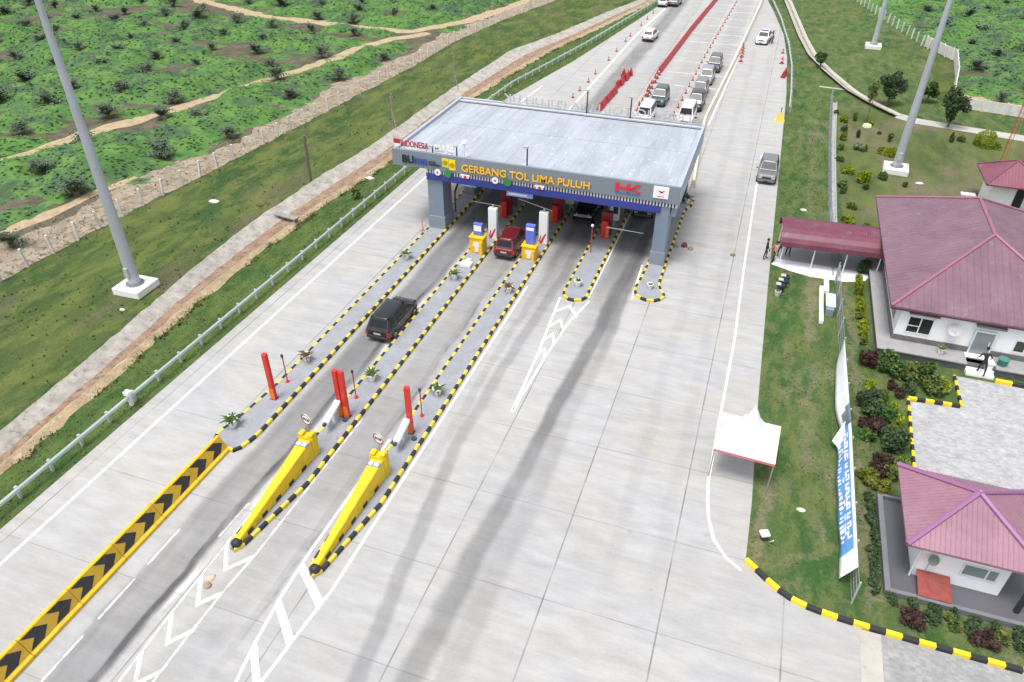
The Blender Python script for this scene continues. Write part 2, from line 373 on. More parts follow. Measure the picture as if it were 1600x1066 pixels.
k = t.mix(t.smooth(t.voro(p, 3.2, 'DISTANCE_TO_EDGE'), 0.0, 0.05, 0.35, 0.0), k, (0.12, 0.12, 0.13)); t.col(k); M_isl = m
def paver(name, c, sz=0.22):
    m, t = newmat(name, 0.9); p = t.pos(); X, Y, _ = t.xyz(p)
    cell = t.white(t.comb(t.math('FLOOR', t.math('DIVIDE', X, sz)), t.math('FLOOR', t.math('DIVIDE', Y, sz * 0.6)), 0))
    f = t.lin(cell, 0, 1, 0.86, 1.12); k = t.scale(c, f); k = t.scale(k, t.lin(t.noise(p, 1.3, 5, 0.7), 0.3, 0.7, 0.82, 1.14))
    k = t.mix(t.smooth(t.noise(p, 2.4, 6, 0.75), 0.56, 0.68, 0, 0.5), k, (0.20, 0.19, 0.17)); t.col(k); t.bump(t.noise(p, 9, 4, 0.7), 0.4, 0.02); return m
M_pav = paver('paving_blocks', (0.355, 0.355, 0.365)); M_pav2 = paver('grey_paving_blocks', (0.275, 0.275, 0.275), 0.2)
M_palec = mat('pale_concrete', (0.40, 0.385, 0.35), 0.85, var=0.12, scale=0.8, dirt=0.4, bump=0.3)
M_drain = mat('drain_concrete', (0.35, 0.33, 0.298), 0.9, var=0.3, scale=1.4, dirt=0.85, bump=0.5, bscale=8)
M_green = mat('rail_galvanised', (0.45, 0.52, 0.50), 0.45, 0.35, var=0.1, scale=1)
M_greyp = mat('post_grey', (0.40, 0.42, 0.43), 0.6, var=0.1)

# ------------------------------------------------------------------ ground sheets, road
mb = MB(); N_ = 48
mb.poly([(700 * math.cos(2 * math.pi * i / N_), 60 + 700 * math.sin(2 * math.pi * i / N_), -0.03) for i in range(N_)])
struct(mb.build('ground', M_verge))
FENCE_L = [(-51.2, 10), (-50.9, 31.7), (-50.4, 45), (-49.9, 51.3), (-49.2, 61.0), (-48.5, 71.5), (-47.9, 82.9), (-47.2, 94.5), (-47.2, 109.3), (-44.8, 127.8), (-41.3, 145.5), (-37.5, 162), (-32, 185), (-26, 215)]
mb = MB(); q = [(x - 0.1, y, -0.012) for x, y in FENCE_L]
mb.poly(q + [(-26, 420, -0.012), (-420, 420, -0.012), (-420, -120, -0.012), (-51.2, -120, -0.012)]); struct(mb.build('field', M_fieldsoil))
LEFT = [(-30.9, -40), (-30.9, 60), (-30.8, 72), (-29.9, 86.6), (-26.9, 105.1), (-23.4, 134.7), (-21.2, 156), (-19.5, 190), (-18, 260), (-17, 420)]
RIGHT = [(3.25, 22.9), (3.25, 28), (3.0, 36.6), (2.8, 49.7), (2.6, 69.3), (2.3, 98.3), (1.7, 117.3), (0.7, 131.3), (-1.6, 148.2), (-3.4, 159.7), (-4.0, 175), (-4.0, 260), (-4, 420)]
CURVE = [(3.25, 24.1), (3.7, 23.75), (4.4, 23.15), (5.0, 22.75), (5.6, 22.5), (6.3, 22.38), (7.2, 22.3), (8.2, 22.25), (9.3, 22.22), (10.6, 22.2), (12, 22.2), (13.2, 22.2), (15, 22.2), (30, 22.2)]
mb = MB(); z = 0.0
pts = LEFT + RIGHT[::-1][:-1] + [CURVE[0]] + CURVE[1:8] + [(8.2, -40)]
bmq = bmesh.new(); vs = [bmq.verts.new((x, y, z)) for x, y in pts]; f = bmq.faces.new(vs); bmesh.ops.triangulate(bmq, faces=[f])
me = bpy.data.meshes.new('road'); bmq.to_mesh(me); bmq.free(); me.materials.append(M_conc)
for pl in me.polygons:
    if pl.normal.z < 0: pl.flip()
o = bpy.data.objects.new('road', me); COL.objects.link(o); struct(o)
mb = MB(); mb.poly([(8.95, -40, 0.002), (60, -40, 0.002), (60, 22.15, 0.002), (8.95, 22.15, 0.002)]); struct(mb.build('pavement', M_pav2))
mb = MB(); mb.box(8.1, 8.95, -40, 22.1, -0.02, 0.012); struct(mb.build('edge_strip', M_palec))

# road markings: thin sheets, 5 mm above the concrete
ZM = 0.006
mk = MB()
ribbon(mk, [(-29.1, -20), (-29.15, 16), (-29.25, 31), (-29.4, 60), (-29.0, 74), (-27.6, 92)], 0.15, ZM)
ribbon(mk, [(1.0, 28.6), (1.05, 36), (1.1, 42.1), (0.9, 52), (0.72, 68.1), (0.7, 77)], 0.13, ZM)
arc = [(1.0, 28.6), (1.12, 27.4), (1.3, 26.2), (1.7, 24.9), (2.4, 23.95), (3.1, 23.5)]
ribbon(mk, arc, 0.13, ZM + 0.001)
ribbon(mk, [(-6.55, 50), (-6.4, 46), (-6.3, 44.9)], 0.12, ZM); ribbon(mk, [(-9.25, 62), (-9.3, 44)], 0.12, ZM)
# far-road lines
ribbon(mk, [(-21.8, 80), (-21.6, 122), (-20.3, 153)], 0.2, ZM); ribbon(mk, [(-5.6, 84), (-4.95, 114), (-4.4, 156)], 0.15, ZM)

# chevrons ahead of island D
ribbon(mk, [(-11.25, 43.4), (-11.0, 40), (-10.75, 37), (-10.55, 33), (-10.45, 30.4)], 0.13, ZM + 0.001)
ribbon(mk, [(-9.15, 43.5), (-9.8, 40.5), (-10.1, 37), (-10.3, 33), (-10.4, 30.6)], 0.13, ZM + 0.001)
for y, xl, xr in ((42.4, -11.15, -9.45), (40.5, -11.0, -9.85), (38.7, -10.9, -10.0), (37.0, -10.75, -10.15)):
    xm = (xl + xr) / 2; w = 0.36
    mk.poly([(xl, y - 0.9, ZM + 0.002), (xm, y + w - 0.1, ZM + 0.002), (xm, y - 0.1, ZM + 0.002), (xl, y - 0.9 - w, ZM + 0.002)])
    mk.poly([(xm, y + w - 0.1, ZM + 0.002), (xr, y - 0.9, ZM + 0.002), (xr, y - 0.9 - w, ZM + 0.002), (xm, y - 0.1, ZM + 0.002)])
struct(mk.build('lane_marking', M_white))
mk = MB()
# outlines and chevrons ahead of the two yellow noses
ribbon(mk, [(-20.05, 26), (-20.1, 18), (-20.05, 14.8), (-19.95, 12), (-19.8, 9), (-19.6, 4)], 0.10, ZM); ribbon(mk, [(-18.3, 27), (-18.4, 17), (-18.55, 14.9), (-18.6, 12.7), (-18.55, 10), (-18.5, 4)], 0.10, ZM)
for y in (16.4, 14.45, 12.5, 10.6, 8.6, 6.6):
    xl, xr = -20.05 + (16.4 - y) * 0.025, -18.5; xm = (xl + xr) / 2 + 0.05; w = 0.34
    mk.poly([(xl, y + 0.75, ZM + 0.002), (xl, y + 0.75 - w, ZM + 0.002), (xm, y - 0.8, ZM + 0.002), (xm, y - 0.8 + w, ZM + 0.002)])
    mk.poly([(xm, y - 0.8 + w, ZM + 0.002), (xm, y - 0.8, ZM + 0.002), (xr, y + 0.45 - w, ZM + 0.002), (xr, y + 0.45, ZM + 0.002)])
ribbon(mk, [(-20.6, 19.5), (-20.68, 17.2)], 0.09, ZM)
for a, b in ((14.8, 17.0), (11.8, 14.0), (6.5, 11.0), (1, 5.5)): ribbon(mk, [(-22.75, a), (-22.75, b)], 0.10, ZM)
for y in range(92, 175, 6): mk.poly([(-13.6, y, ZM), (-6.2 + (y - 88) * 0.02, y, ZM), (-6.2 + (y - 88) * 0.02, y + 0.17, ZM), (-13.6, y + 0.17, ZM)])
struct(mk.build('worn_marking', M_worn))
mk = MB()
ribbon(mk, [(-16.05, 26), (-16.1, 18), (-16.0, 15.4), (-15.75, 13.1), (-15.45, 11.4), (-15.0, 7)], 0.13, ZM); ribbon(mk, [(-13.95, 44), (-14.0, 26), (-14.05, 20), (-14.05, 16.3), (-14.25, 14.5), (-14.5, 11.7), (-14.9, 7)], 0.13, ZM)
for y0 in (17.3, 15.3, 13.2, 11.2, 9.4):
    xa = np.interp(y0, [7, 11.4, 13.1, 15.4, 18], [-15.0, -15.45, -15.75, -16.0, -16.1]); xb = np.interp(y0 - 1.7, [7, 11.7, 14.5, 16.3], [-14.9, -14.5, -14.25, -14.05])
    mk.poly([(xa, y0, ZM + 0.002), (xa + 0.02, y0 - 0.45, ZM + 0.002), (xb, y0 - 2.0, ZM + 0.002), (xb, y0 - 1.5, ZM + 0.002)])
struct(mk.build('hatch_marking', M_white))

# ------------------------------------------------------------------ verge, drains, field cover
DRO = [(-36.3, -20), (-36.2, 18.7), (-36.6, 23.6), (-37.2, 29.5), (-38.1, 37.2), (-38.6, 46.0), (-38.3, 55.4), (-37.6, 64), (-37.5, 74), (-37.4, 84), (-36.6, 105.3), (-33.3, 116.7), (-29.4, 135.3), (-26.2, 148.1), (-23, 170), (-20, 230)]
DRI = [(-33.9, -20), (-33.9, 16.7), (-34.3, 21.3), (-34.6, 26.7), (-35.3, 33.5), (-35.5, 41.3), (-35.3, 50.6), (-34.5, 60.7), (-34.4, 72), (-34.5, 81.0), (-33.1, 95.9), (-31.2, 111.1), (-27.6, 129.0), (-24.6, 145.7), (-21.8, 168), (-19, 230)]
ys = np.concatenate([np.arange(-20, 200, 0.8)])
mb = MB(); ms = MB(); jt = lambda: random.uniform(-0.09, 0.09)
prev = None
for y in ys:
    a = float(lerp_x(y, DRO)) ; b = float(lerp_x(y, DRI)); w = b - a
    cur = [(a - 0.25 + jt() * 1.5, y, 0.06), (a + jt() * .7, y, 0.55 + jt() * .4), (a + w * 0.46 + jt(), y, 0.05), (b - 0.6 + jt(), y, 0.04), (b - 0.36 + jt(), y, 0.22 + jt() * .4), (b + 0.15 + jt() * 2.5, y, 0.0)]
    if prev:
        for i in range(2): mb.poly([prev[i], cur[i], cur[i + 1], prev[i + 1]])
        for i in range(2, 5): ms.poly([prev[i], cur[i], cur[i + 1], prev[i + 1]], 0 if i == 2 else 1)
    prev = cur
struct(mb.build('drain', M_drain)); struct(ms.build('drain_bed', [soilmat('drain_soil', (0.25, 0.165, 0.115), (0.33, 0.23, 0.165), (0.15, 0.11, 0.075), 0.9), M_sand]))
mb = MB(); pr_ = None
for y in ys:
    a = float(lerp_x(y, DRI)) + 0.1; b = float(lerp_x(y, LEFT)) - 0.03
    if pr_: mb.poly([(pr_[0], pr_[2], -0.008), (pr_[1], pr_[2], -0.008), (b, y, -0.008), (a, y, -0.008)])
    pr_ = (a, b, y)
struct(mb.build('verge', M_strip))

def leafmat(name, a, b, c, sc=0.35, fine=0.4):
    m, t = newmat(name, 0.75); p = t.pos()
    k = t.mix(t.smooth(t.noise(p, sc, 4, 0.6), 0.38, 0.60), a, b); k = t.mix(t.smooth(t.noise(p, sc * 4.3, 4, 0.7), 0.42, 0.62, 0, 0.8), k, c)
    k = t.scale(k, t.lin(t.noise(p, 4.5 if fine > .3 else 1.4, 3, 0.6), 0.2, 0.8, 1 - fine, 1 + fine)); t.col(k)
    t.bsdf.inputs['Specular IOR Level'].default_value = 0.15
    return m
M_cover = leafmat('cover_leaves', (0.050, 0.092, 0.052), (0.068, 0.158, 0.042), (0.115, 0.220, 0.050), 0.12, 0.16)
PATHS = [[(-75, 38), (-70.6, 48.9), (-69.2, 57.6), (-66.5, 65.7), (-64.1, 74.2), (-62.9, 80.4), (-59.9, 91.2), (-59.2, 100.8), (-56.4, 108.1), (-53, 113)],
         [(-125, 135), (-104.7, 122.0), (-85.4, 114.4), (-68.3, 113.0), (-56.4, 112.6), (-51.2, 121.8), (-47.4, 137.1), (-44, 160)],
         [(-60, 25), (-57.5, 37.5), (-56.5, 43.0), (-56.2, 47.4), (-55.3, 51)]]
mb = MB()
for P_, w in zip(PATHS, (2.0, 2.5, 1.2)):
    q = resample(P_, 1.5); L, Q = strip(q, w)
    for i in range(len(q)):
        L[i] = L[i] + (L[i] - Q[i]) * random.uniform(-.2, .25); Q[i] = Q[i] + (Q[i] - L[i]) * random.uniform(-.2, .25)
    for i in range(len(q) - 1):
        mb.poly([(Q[i].x, Q[i].y, -0.004), (Q[i + 1].x, Q[i + 1].y, -0.004), (L[i + 1].x, L[i + 1].y, -0.004), (L[i].x, L[i].y, -0.004)])
struct(mb.build('path', M_sand))

LP = [(-64.7, 65.2), (-64.9, 87.0), (-61.3, 94.3), (-53.5, 85.3), (-52.3, 95.8), (-61.1, 82.6), (-53.6, 62.6), (-60.2, 65.7), (-54.7, 36.1), (-54.9, 76.2), (-56.5, 55.5), (-57.5, 45.5)]
PALM_L = list(LP); PALM_R = []
for j in range(0, 24):
    for i in range(0, 14):
        y = 26 + j * 7.4 + random.uniform(-.7, .7); x = -60 - i * 7.4 - (3.7 if j % 2 else 0) + random.uniform(-.7, .7)
        dz = -.2643 * x + .7699 * y + 16.3
        if x > lerp_x(y, FENCE_L) - 8 or dz < 5 or any(math.hypot(x - a, y - c) < 5 for a, c in LP): continue
        if (x * .9448 + y * .3275) / dz < -.73 or (.1934 * x - .5478 * y + 22.8) / dz < -.49: continue      # beyond what the photograph shows
        if min(float(polydist(np.array(x), np.array(y), P_)) for P_ in PATHS) < 1.6: continue
        PALM_L.append((x, y))
for j in range(12):
    for i in range(7):
        y = 104.5 + j * 7.4 + random.uniform(-1, 1); x = 27.5 + i * 7.4 - (3.6 if j % 2 else 0) + random.uniform(-1, 1)
        if x > .42 * y - 1 or x < np.interp(y, [100, 124, 131, 152, 182], [24.5, 27, 23, 18, 13]): continue
        PALM_R.append((x, y))
def cover(name, x0, x1, y0, y1, hfun, step, nleaf, seed):
    xs = np.arange(x0, x1, step); yy = np.arange(y0, y1, step); Xg, Yg = np.meshgrid(xs, yy)
    Xj = Xg + RNG.uniform(-.3, .3, Xg.shape) * step; Yj = Yg + RNG.uniform(-.3, .3, Xg.shape) * step
    Z = hfun(Xj, Yj); Z = np.where(Z > .04, Z + RNG.uniform(-.05, .07, Xg.shape), Z)
    keep = Z > 0.05; ny, nx = Z.shape; idx = np.arange(ny * nx).reshape(ny, nx)
    fk = keep[:-1, :-1] | keep[1:, :-1] | keep[:-1, 1:] | keep[1:, 1:]
    F = np.stack([idx[:-1, :-1], idx[:-1, 1:], idx[1:, 1:], idx[1:, :-1]], -1)[fk]
    V = np.stack([Xj, Yj, np.maximum(Z, -0.06)], -1).reshape(-1, 3)
    lx = RNG.uniform(x0, x1, nleaf); ly = RNG.uniform(y0, y1, nleaf); lz = hfun(lx, ly); k = lz > 0.06
    lx, ly, lz = lx[k], ly[k], lz[k]; n = len(lx)
    sz = RNG.uniform(.10, .26, n); az = RNG.uniform(0, 6.283, n); tl = RNG.uniform(-.3, .3, n); t2 = RNG.uniform(-.3, .3, n)
    ux, uy, uz = np.cos(az) * np.cos(tl), np.sin(az) * np.cos(tl), np.sin(tl); vx, vy, vz = -np.sin(az) * np.cos(t2), np.cos(az) * np.cos(t2), np.sin(t2)
    c = np.stack([lx, ly, lz + RNG.uniform(0.0, .22, n)], -1); U = np.stack([ux, uy, uz], -1) * sz[:, None]; Vv = np.stack([vx, vy, vz], -1) * (sz * .7)[:, None]
    q = np.stack([c - U, c - Vv, c + U, c + Vv], 1).reshape(-1, 3); Fq = np.arange(n * 4).reshape(n, 4) + len(V)
    o = fastmesh(name, np.concatenate([V, q]), np.concatenate([F, Fq]), M_cover); sm = np.zeros(len(F) + len(Fq), bool); sm[:len(F)] = True; o.data.polygons.foreach_set('use_smooth', sm); struct(o, 'stuff'); return o
def h_left(x, y):
    fx = lerp_x(y, FENCE_L) - x                                   # distance into the field
    a_, b_ = x * .94 + y * .33, -x * .33 + y * .94; n = fbm(a_ * 0.15, b_ * 0.30, 3, 4); n2 = fbm(x * 0.07, y * 0.07, 9, 3)
    h = np.clip((n - 0.385 + (n2 - 0.5) * 0.45) * 2.9, 0, 1) ** 0.8 * 1.5
    for a, c in PALM_L: h = h * (1 - .95 * np.exp(-((x - a) ** 2 + (y - c) ** 2) / 3.2))
    for P_, w in zip(PATHS, (1.2, 1.6, 0.7)): h = h * np.clip((polydist(x, y, P_) - w + (n - .5) * 1.2) / 2.6, 0, 1)
    edge = 1.6 + 6.5 * fbm(y * 0.16, x * 0.03, 21, 3)
    return h * np.clip((fx - edge) / 1.4, 0, 1) * (fx > 0)
cover('cover_crop', -152, -42, 22, 190, h_left, 0.55, 95000, 1)
FENCE_R = [(10.5, 182), (12.3, 165.5), (15.6, 151.8), (17.3, 145.5), (19.3, 138), (21.2, 130.2), (23.4, 125.5)]
def h_right(x, y):
    fr = np.interp(y, [100, 103, 118, 124, 126, 131, 138, 152, 166, 182], [40, 22.8, 24.6, 25.2, 23.9, 21.6, 19.8, 16.0, 12.8, 11.0])
    n = fbm(x * 0.15, y * 0.28, 33, 4); h = np.clip((n - 0.33) * 2.5, 0, 1) ** 0.8 * 1.4
    for a, c in PALM_R: h = h * (1 - .8 * np.exp(-((x - a) ** 2 + (y - c) ** 2) / 2.2))
    bare = np.clip((polydist(x, y, [(24, 104.5), (29, 102.5), (40, 101)]) - 2.0) / 1.5, 0, 1)
    return h * np.clip((x - fr) / 0.8, 0, 1) * (y > 100.5) * bare
cover('cover_crop', 9, 75, 100, 210, h_right, 0.6, 36000, 2)
mb = MB(); mb.poly([(22.5, 101.2, -0.012), (90, 98, -0.012), (90, 260, -0.012), (6, 260, -0.012)] + [(x, y, -0.012) for x, y in FENCE_R] + [(24.6, 122, -0.012), (22.4, 103, -0.012)]); o = mb.build('field_right', M_fieldsoil); o.name = 'field'; struct(o)
mb = MB(); mb.poly([(22.8, 102.0, -0.006), (27, 100.6, -0.006), (36, 99.5, -0.006), (40, 103, -0.006), (30, 104.5, -0.006), (26, 106.8, -0.006), (23.4, 107.2, -0.006)]); struct(mb.build('bare_soil', M_sand))

# brush, verge tufts, lawn tufts
def tufts(name, n, pick, mats, hmin, hmax, wd, lean=0.5):
    x, y = pick(n); n = len(x); h = RNG.uniform(hmin, hmax, n); az = RNG.uniform(0, 6.283, n); ln = RNG.uniform(0, lean, n)
    dx, dy = np.cos(az), np.sin(az); b = RNG.uniform(0, 6.283, n); w = wd * RNG.uniform(.6, 1.4, n)
    p0 = np.stack([x - np.cos(b) * w, y - np.sin(b) * w, np.full(n, -.02)], -1); p1 = np.stack([x + np.cos(b) * w, y + np.sin(b) * w, np.full(n, -.02)], -1)
    tp = np.stack([x + dx * ln * h, y + dy * ln * h, h], -1)
    V = np.stack([p0, p1, tp], 1).reshape(-1, 3); F = np.arange(3 * n).reshape(n, 3)
    o = fastmesh(name, V, F, mats, RNG.integers(0, len(mats), n)); struct(o, 'stuff'); return o
M_blade = [leafmat('grass_blade', (0.055, 0.085, 0.026), (0.095, 0.115, 0.036), (0.14, 0.15, 0.044), 0.2), leafmat('dry_blade', (0.115, 0.105, 0.05), (0.145, 0.135, 0.065), (0.17, 0.145, 0.085), 0.3)]
M_brush = [mat('dead_brush', (0.30, 0.23, 0.18), 0.9, var=0.3), mat('dark_brush', (0.12, 0.09, 0.065), 0.9, var=0.3), mat('pale_brush', (0.42, 0.35, 0.28), 0.9, var=0.2)]
def pk_verge(n):
    y = 18 + 130 * RNG.uniform(0, 1, n) ** 1.5; t = RNG.uniform(0, 1, n); a = lerp_x(y, FENCE_L) + .1; b = lerp_x(y, DRO) - .2; x = a + (b - a) * t
    k = fbm(x * .25, y * .25, 5, 4) > 0.42 + RNG.uniform(-.1, .1, n); return x[k], y[k]
tufts('verge_grass', 1800, pk_verge, [M_blade[0], M_blade[0], M_blade[1]], .06, .22, .10, 1.4)
def pk_strip(n):
    y = RNG.uniform(12, 120, n); a = lerp_x(y, DRI); b = lerp_x(y, LEFT); x = a + (b - a) * RNG.uniform(.05, .98, n); return x, y
tufts('strip_grass', 4500, pk_strip, [M_blade[0], M_blade[1]], .04, .12, .06, 1.5)
def pk_bank(n):
    y = RNG.uniform(10, 120, n); s_ = RNG.integers(0, 2, n); x = np.where(s_ == 0, lerp_x(y, DRO) - RNG.uniform(-.1, .6, n), lerp_x(y, DRI) + RNG.uniform(-.25, .5, n)); k = fbm(x * .8, y * .8, 51, 3) > .47; return x[k], y[k]
tufts('bank_grass', 9000, pk_bank, [M_blade[0], M_blade[0], M_blade[1]], .08, .24, .07, 1.5)
def pk_brush(n):
    y = 28 + 75 * RNG.uniform(0, 1, n) ** 1.3; x = lerp_x(y, FENCE_L) - RNG.uniform(0.0, 1, n) ** 1.4 * 6.0
    k = fbm(x * .5, y * .5, 8, 3) > 0.45; return x[k], y[k]
tufts('dead_brush', 2200, pk_brush, M_brush, .06, .30, .05, 2.4)
mb = MB(); q = resample(FENCE_L[1:12], 1.2); pv = None
for p_ in q:
    w_ = 1.2 + 6.0 * float(fbm(p_.y * .22, 3.3, 41, 4)); cu = ((p_.x + .35 * random.uniform(-.5, .6), p_.y, -0.008), (p_.x - w_ + random.uniform(-.4, .4), p_.y + random.uniform(-.3, .3), -0.008))
    if pv: mb.poly([pv[0], cu[0], cu[1], pv[1]])
    pv = cu
struct(mb.build('bare_soil', M_soilpink))
def pk_lawn(n):
    y = RNG.uniform(23.5, 100, n); x = lerp_x(y, RIGHT[:-3]) + .1 + RNG.uniform(0, 1, n) * 6.2
    k = (fbm(x * .4, y * .4, 15, 4) > 0.47) & ((y < 52) | (y > 58.5)) & ~((x > 6.9) & (y > 52)); return x[k], y[k]
tufts('lawn_grass', 6000, pk_lawn, [M_blade[0], M_blade[0], M_blade[1]], .04, .11, .06, 1.4)
# sheets right of the road
mb = MB(); mb.poly([(x + 0.0, y, -0.010) for x, y in RIGHT[:-2]] + [(20, 175, -0.010), (20, 100, -0.010), (60, 100, -0.010), (60, 22.25, -0.010)] + [(x, y, -0.010) for x, y in CURVE[::-1][1:]])
struct(mb.build('lawn', M_lawn))
mb = MB(); mb.poly([(8.2, 60.5, -0.005), (8.2, 97, -0.005), (12, 96, -0.005), (17, 92.5, -0.005), (30, 89.5, -0.005), (60, 86, -0.005), (60, 60.5, -0.005)]); struct(mb.build('garden', M_garden))
mb = MB(); pass

# parking court (paving blocks)
mb = MB(); mb.poly([(11.05, 30.5, 0.0), (11.2, 33.3, 0.0), (11.45, 39.15, 0.0), (14.25, 39.45, 0.0), (14.25, 42.75, 0.0), (24, 42.75, 0.0), (24, 30.5, 0.0)]); struct(mb.build('parking', M_pav))
# concrete drain right, paths
mb = MB(); gp = MB()
for pts, w in (([(7.95, 97.5), (7.55, 80), (7.45, 63.7), (7.6, 53.2)], 0.5),):
    ribbon(mb, pts, w, 0.0); L, Q = strip([Vector(p) for p in pts], w)
    for E_ in (L, Q):
        for i in range(len(pts) - 1): mb.box(0, 0, 0, 0, 0, 0) if False else mb.tube((E_[i].x, E_[i].y, 0.08), (E_[i + 1].x, E_[i + 1].y, 0.08), 0.08, n=4)
struct(mb.build('concrete_drain', mat('grey_drain', (0.33, 0.34, 0.34), 0.9, var=0.2, dirt=0.3)))
RC = [(-1.4, 165), (0.2, 160), (3.6, 130.2), (5.2, 119), (7.2, 111.4), (10.0, 102.8), (12.3, 98.3), (14.8, 94.6)]
mb = MB(); q = resample(RC, 2.0); L, Q = strip(q, 1.5)
for i in range(len(q) - 1):
    a, b, c, d = L[i], L[i + 1], Q[i], Q[i + 1]; mid = lambda p, r, f: p + (r - p) * f
    m0, m1 = mid(a, c, .3), mid(b, d, .3); n0, n1 = mid(a, c, .55), mid(b, d, .55)
    mb.poly([(a.x, a.y, .12), (b.x, b.y, .12), (m1.x, m1.y, .03), (m0.x, m0.y, .03)], 0)
    mb.poly([(m0.x, m0.y, .03), (m1.x, m1.y, .03), (n1.x, n1.y, .03), (n0.x, n0.y, .03)], 1)
    mb.poly([(n0.x, n0.y, .03), (n1.x, n1.y, .03), (d.x, d.y, .35), (c.x, c.y, .35)], 0)
struct(mb.build('drain', [M_palec, M_soilpink]))
mb = MB(); mb.poly([(14.5, 94.0, .0), (16.6, 92.6, .0), (21.3, 91.6, .0), (27.3, 90.3, .0), (45, 86, 0), (45, 88.2, 0), (27.5, 92.4, .0), (21.4, 93.6, .0), (17, 94.6, .0), (15.2, 95.8, 0)]); struct(mb.build('path', M_palec))
mb = MB(); mb.poly([(6.2, 104.2, .0), (6.2, 103.7, .0), (9.8, 103.3, .0), (9.8, 103.8, .0)]); struct(mb.build('path', M_palec))
# ------------------------------------------------------------------ toll gate
M_roof = None
m, t = newmat('canopy_roof', 0.38, 0.25); p = t.pos(); X, Y, _ = t.xyz(p)
k = t.mix(t.smooth(t.noise(p, 0.5, 5, 0.65, (1.2, 0.25, 1)), 0.35, 0.65), (0.37, 0.40, 0.45), (0.47, 0.50, 0.55))
k = t.mix(t.smooth(t.noise(p, 2.4, 5, 0.7, (1, 0.5, 1)), 0.55, 0.70, 0, 0.6), k, (0.62, 0.64, 0.68))
sp = t.smooth(t.voro(p, 1.3), 0.04, 0.16, 1, 0); k = t.mix(t.math('MULTIPLY', sp, 0.7), k, (0.80, 0.82, 0.84))
k = t.mix(t.smooth(t.noise(p, 0.9, 5, 0.7, (1.6, .35, 1)), 0.56, 0.70, 0, 0.5), k, (0.25, 0.27, 0.32))
sm = t.math('FRACT', t.math('MULTIPLY', X, 1.0)); k = t.mix(t.smooth(t.math('ABSOLUTE', t.math('SUBTRACT', sm, .5)), .44, .5, 0, .22), k, (0.22, 0.24, 0.28)); t.col(k); M_roof = m
M_fascia = mat('fascia_grey', (0.195, 0.23, 0.268), 0.5, var=0.07, scale=0.4, dirt=0.12)
M_fascia2 = mat('side_fascia', (0.36, 0.41, 0.47), 0.45, var=0.06, scale=0.4)
M_blue = mat('beam_blue', (0.030, 0.045, 0.25), 0.45, var=0.1)
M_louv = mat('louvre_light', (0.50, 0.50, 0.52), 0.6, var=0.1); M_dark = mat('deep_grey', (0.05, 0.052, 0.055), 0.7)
M_soff = mat('soffit', (0.075, 0.077, 0.08), 0.8, var=0.1); M_colm = mat('column_grey', (0.185, 0.235, 0.30), 0.5, var=0.07, scale=0.6, dirt=0.15)
M_colm2 = mat('column_dark', (0.10, 0.115, 0.14), 0.5)
M_org = mat('letter_orange', (0.90, 0.50, 0.02), 0.4); M_red = mat('sign_red', (0.62, 0.02, 0.045), 0.4); M_wht = mat('sign_white', (0.82, 0.82, 0.82), 0.45, var=0.03)
M_bk = mat('sign_black', (0.015, 0.015, 0.025), 0.5); M_bl2 = mat('letter_blue', (0.03, 0.08, 0.35), 0.4); M_yl = mat('emblem_yellow', (0.85, 0.65, 0.01), 0.4); M_grn = mat('emblem_green', (0.03, 0.22, 0.07), 0.5)
M_lb = mat('panel_light_blue', (0.22, 0.36, 0.72), 0.4)
FX0, FX1, FY0, FY1, FZ0, FZ1 = -27.35, -4.5, 50.0, 64.3, 5.36, 6.66
tg = thing('toll_gate', 'grey toll gate canopy with metal roof, blue beam and orange lettering spanning the lanes', 'toll gate', (-16, 50, 0))
P = lambda mb, name, mt, par=tg, **k: None
def part(mb, name, mt, par, off=(16, -50, 0), **k):     # geometry given in world metres, parented to an Empty at -off
    o = mb.build(name, mt, par, loc=off, **k); return o
mb = MB(); mb.box(FX0 + .25, FX1 - .25, FY0 + .25, FY1 - .25, 6.30, 6.42)
for x in np.arange(FX0 + .6, FX1 - .3, 0.62): mb.box(x, x + .04, FY0 + .25, FY1 - .62, 6.42, 6.432)
mb.box(FX0 + .25, FX1 - .25, 57.6, 57.72, 6.42, 6.45)
part(mb, 'roof', M_roof, tg)
mb = MB(); mb.box(FX0, FX1, FY0, FY0 + .24, FZ0, FZ1); fas = part(mb, 'fascia', M_fascia, tg)
mb = MB(); mb.box(FX1 - .24, FX1, FY0 + .243, FY1, 5.0, FZ1 - .004); part(mb, 'side_fascia', M_fascia2, tg)
mb = MB(); mb.box(FX0, FX0 + .24, FY0 + .243, FY1, 5.36, FZ1 - .004); part(mb, 'side_fascia', M_fascia2, tg)
mb = MB(); mb.box(FX0 + .243, FX1 - .243, FY1 - .2, FY1, 5.36, FZ1 - .05); mb.box(FX0 + .25, FX1 - .25, FY1 - .78, FY1 - .52, 6.42, 6.56); part(mb, 'rear_parapet', [mat('parapet_light', (0.5, 0.53, 0.57), .5)], tg)
mb = MB(); mb.box(FX0 + .3, FX1 - .3, FY1 - .52, FY1 - .2, 6.425, 6.44); mb.box(FX0 + .3, FX1 - .3, FY1 - .96, FY1 - .78, 6.425, 6.44); part(mb, 'gutter', M_dark, tg)
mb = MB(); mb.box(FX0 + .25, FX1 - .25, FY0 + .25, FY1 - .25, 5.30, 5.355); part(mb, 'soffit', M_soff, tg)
mb = MB(); mb.box(-24.5, -5.75, FY0 + .04, FY0 + .5, 4.46, 5.02); part(mb, 'beam', M_blue, tg)
mb = MB(); mb.box(-4.95, -4.62, FY0 + 1.4, FY1 - .4, 4.25, 4.99); part(mb, 'beam', M_blue, tg)
mb = MB(); mb.box(-24.6, -24.25, FY0 + 2.0, FY1 - .4, 4.46, 5.02); part(mb, 'beam', M_blue, tg)
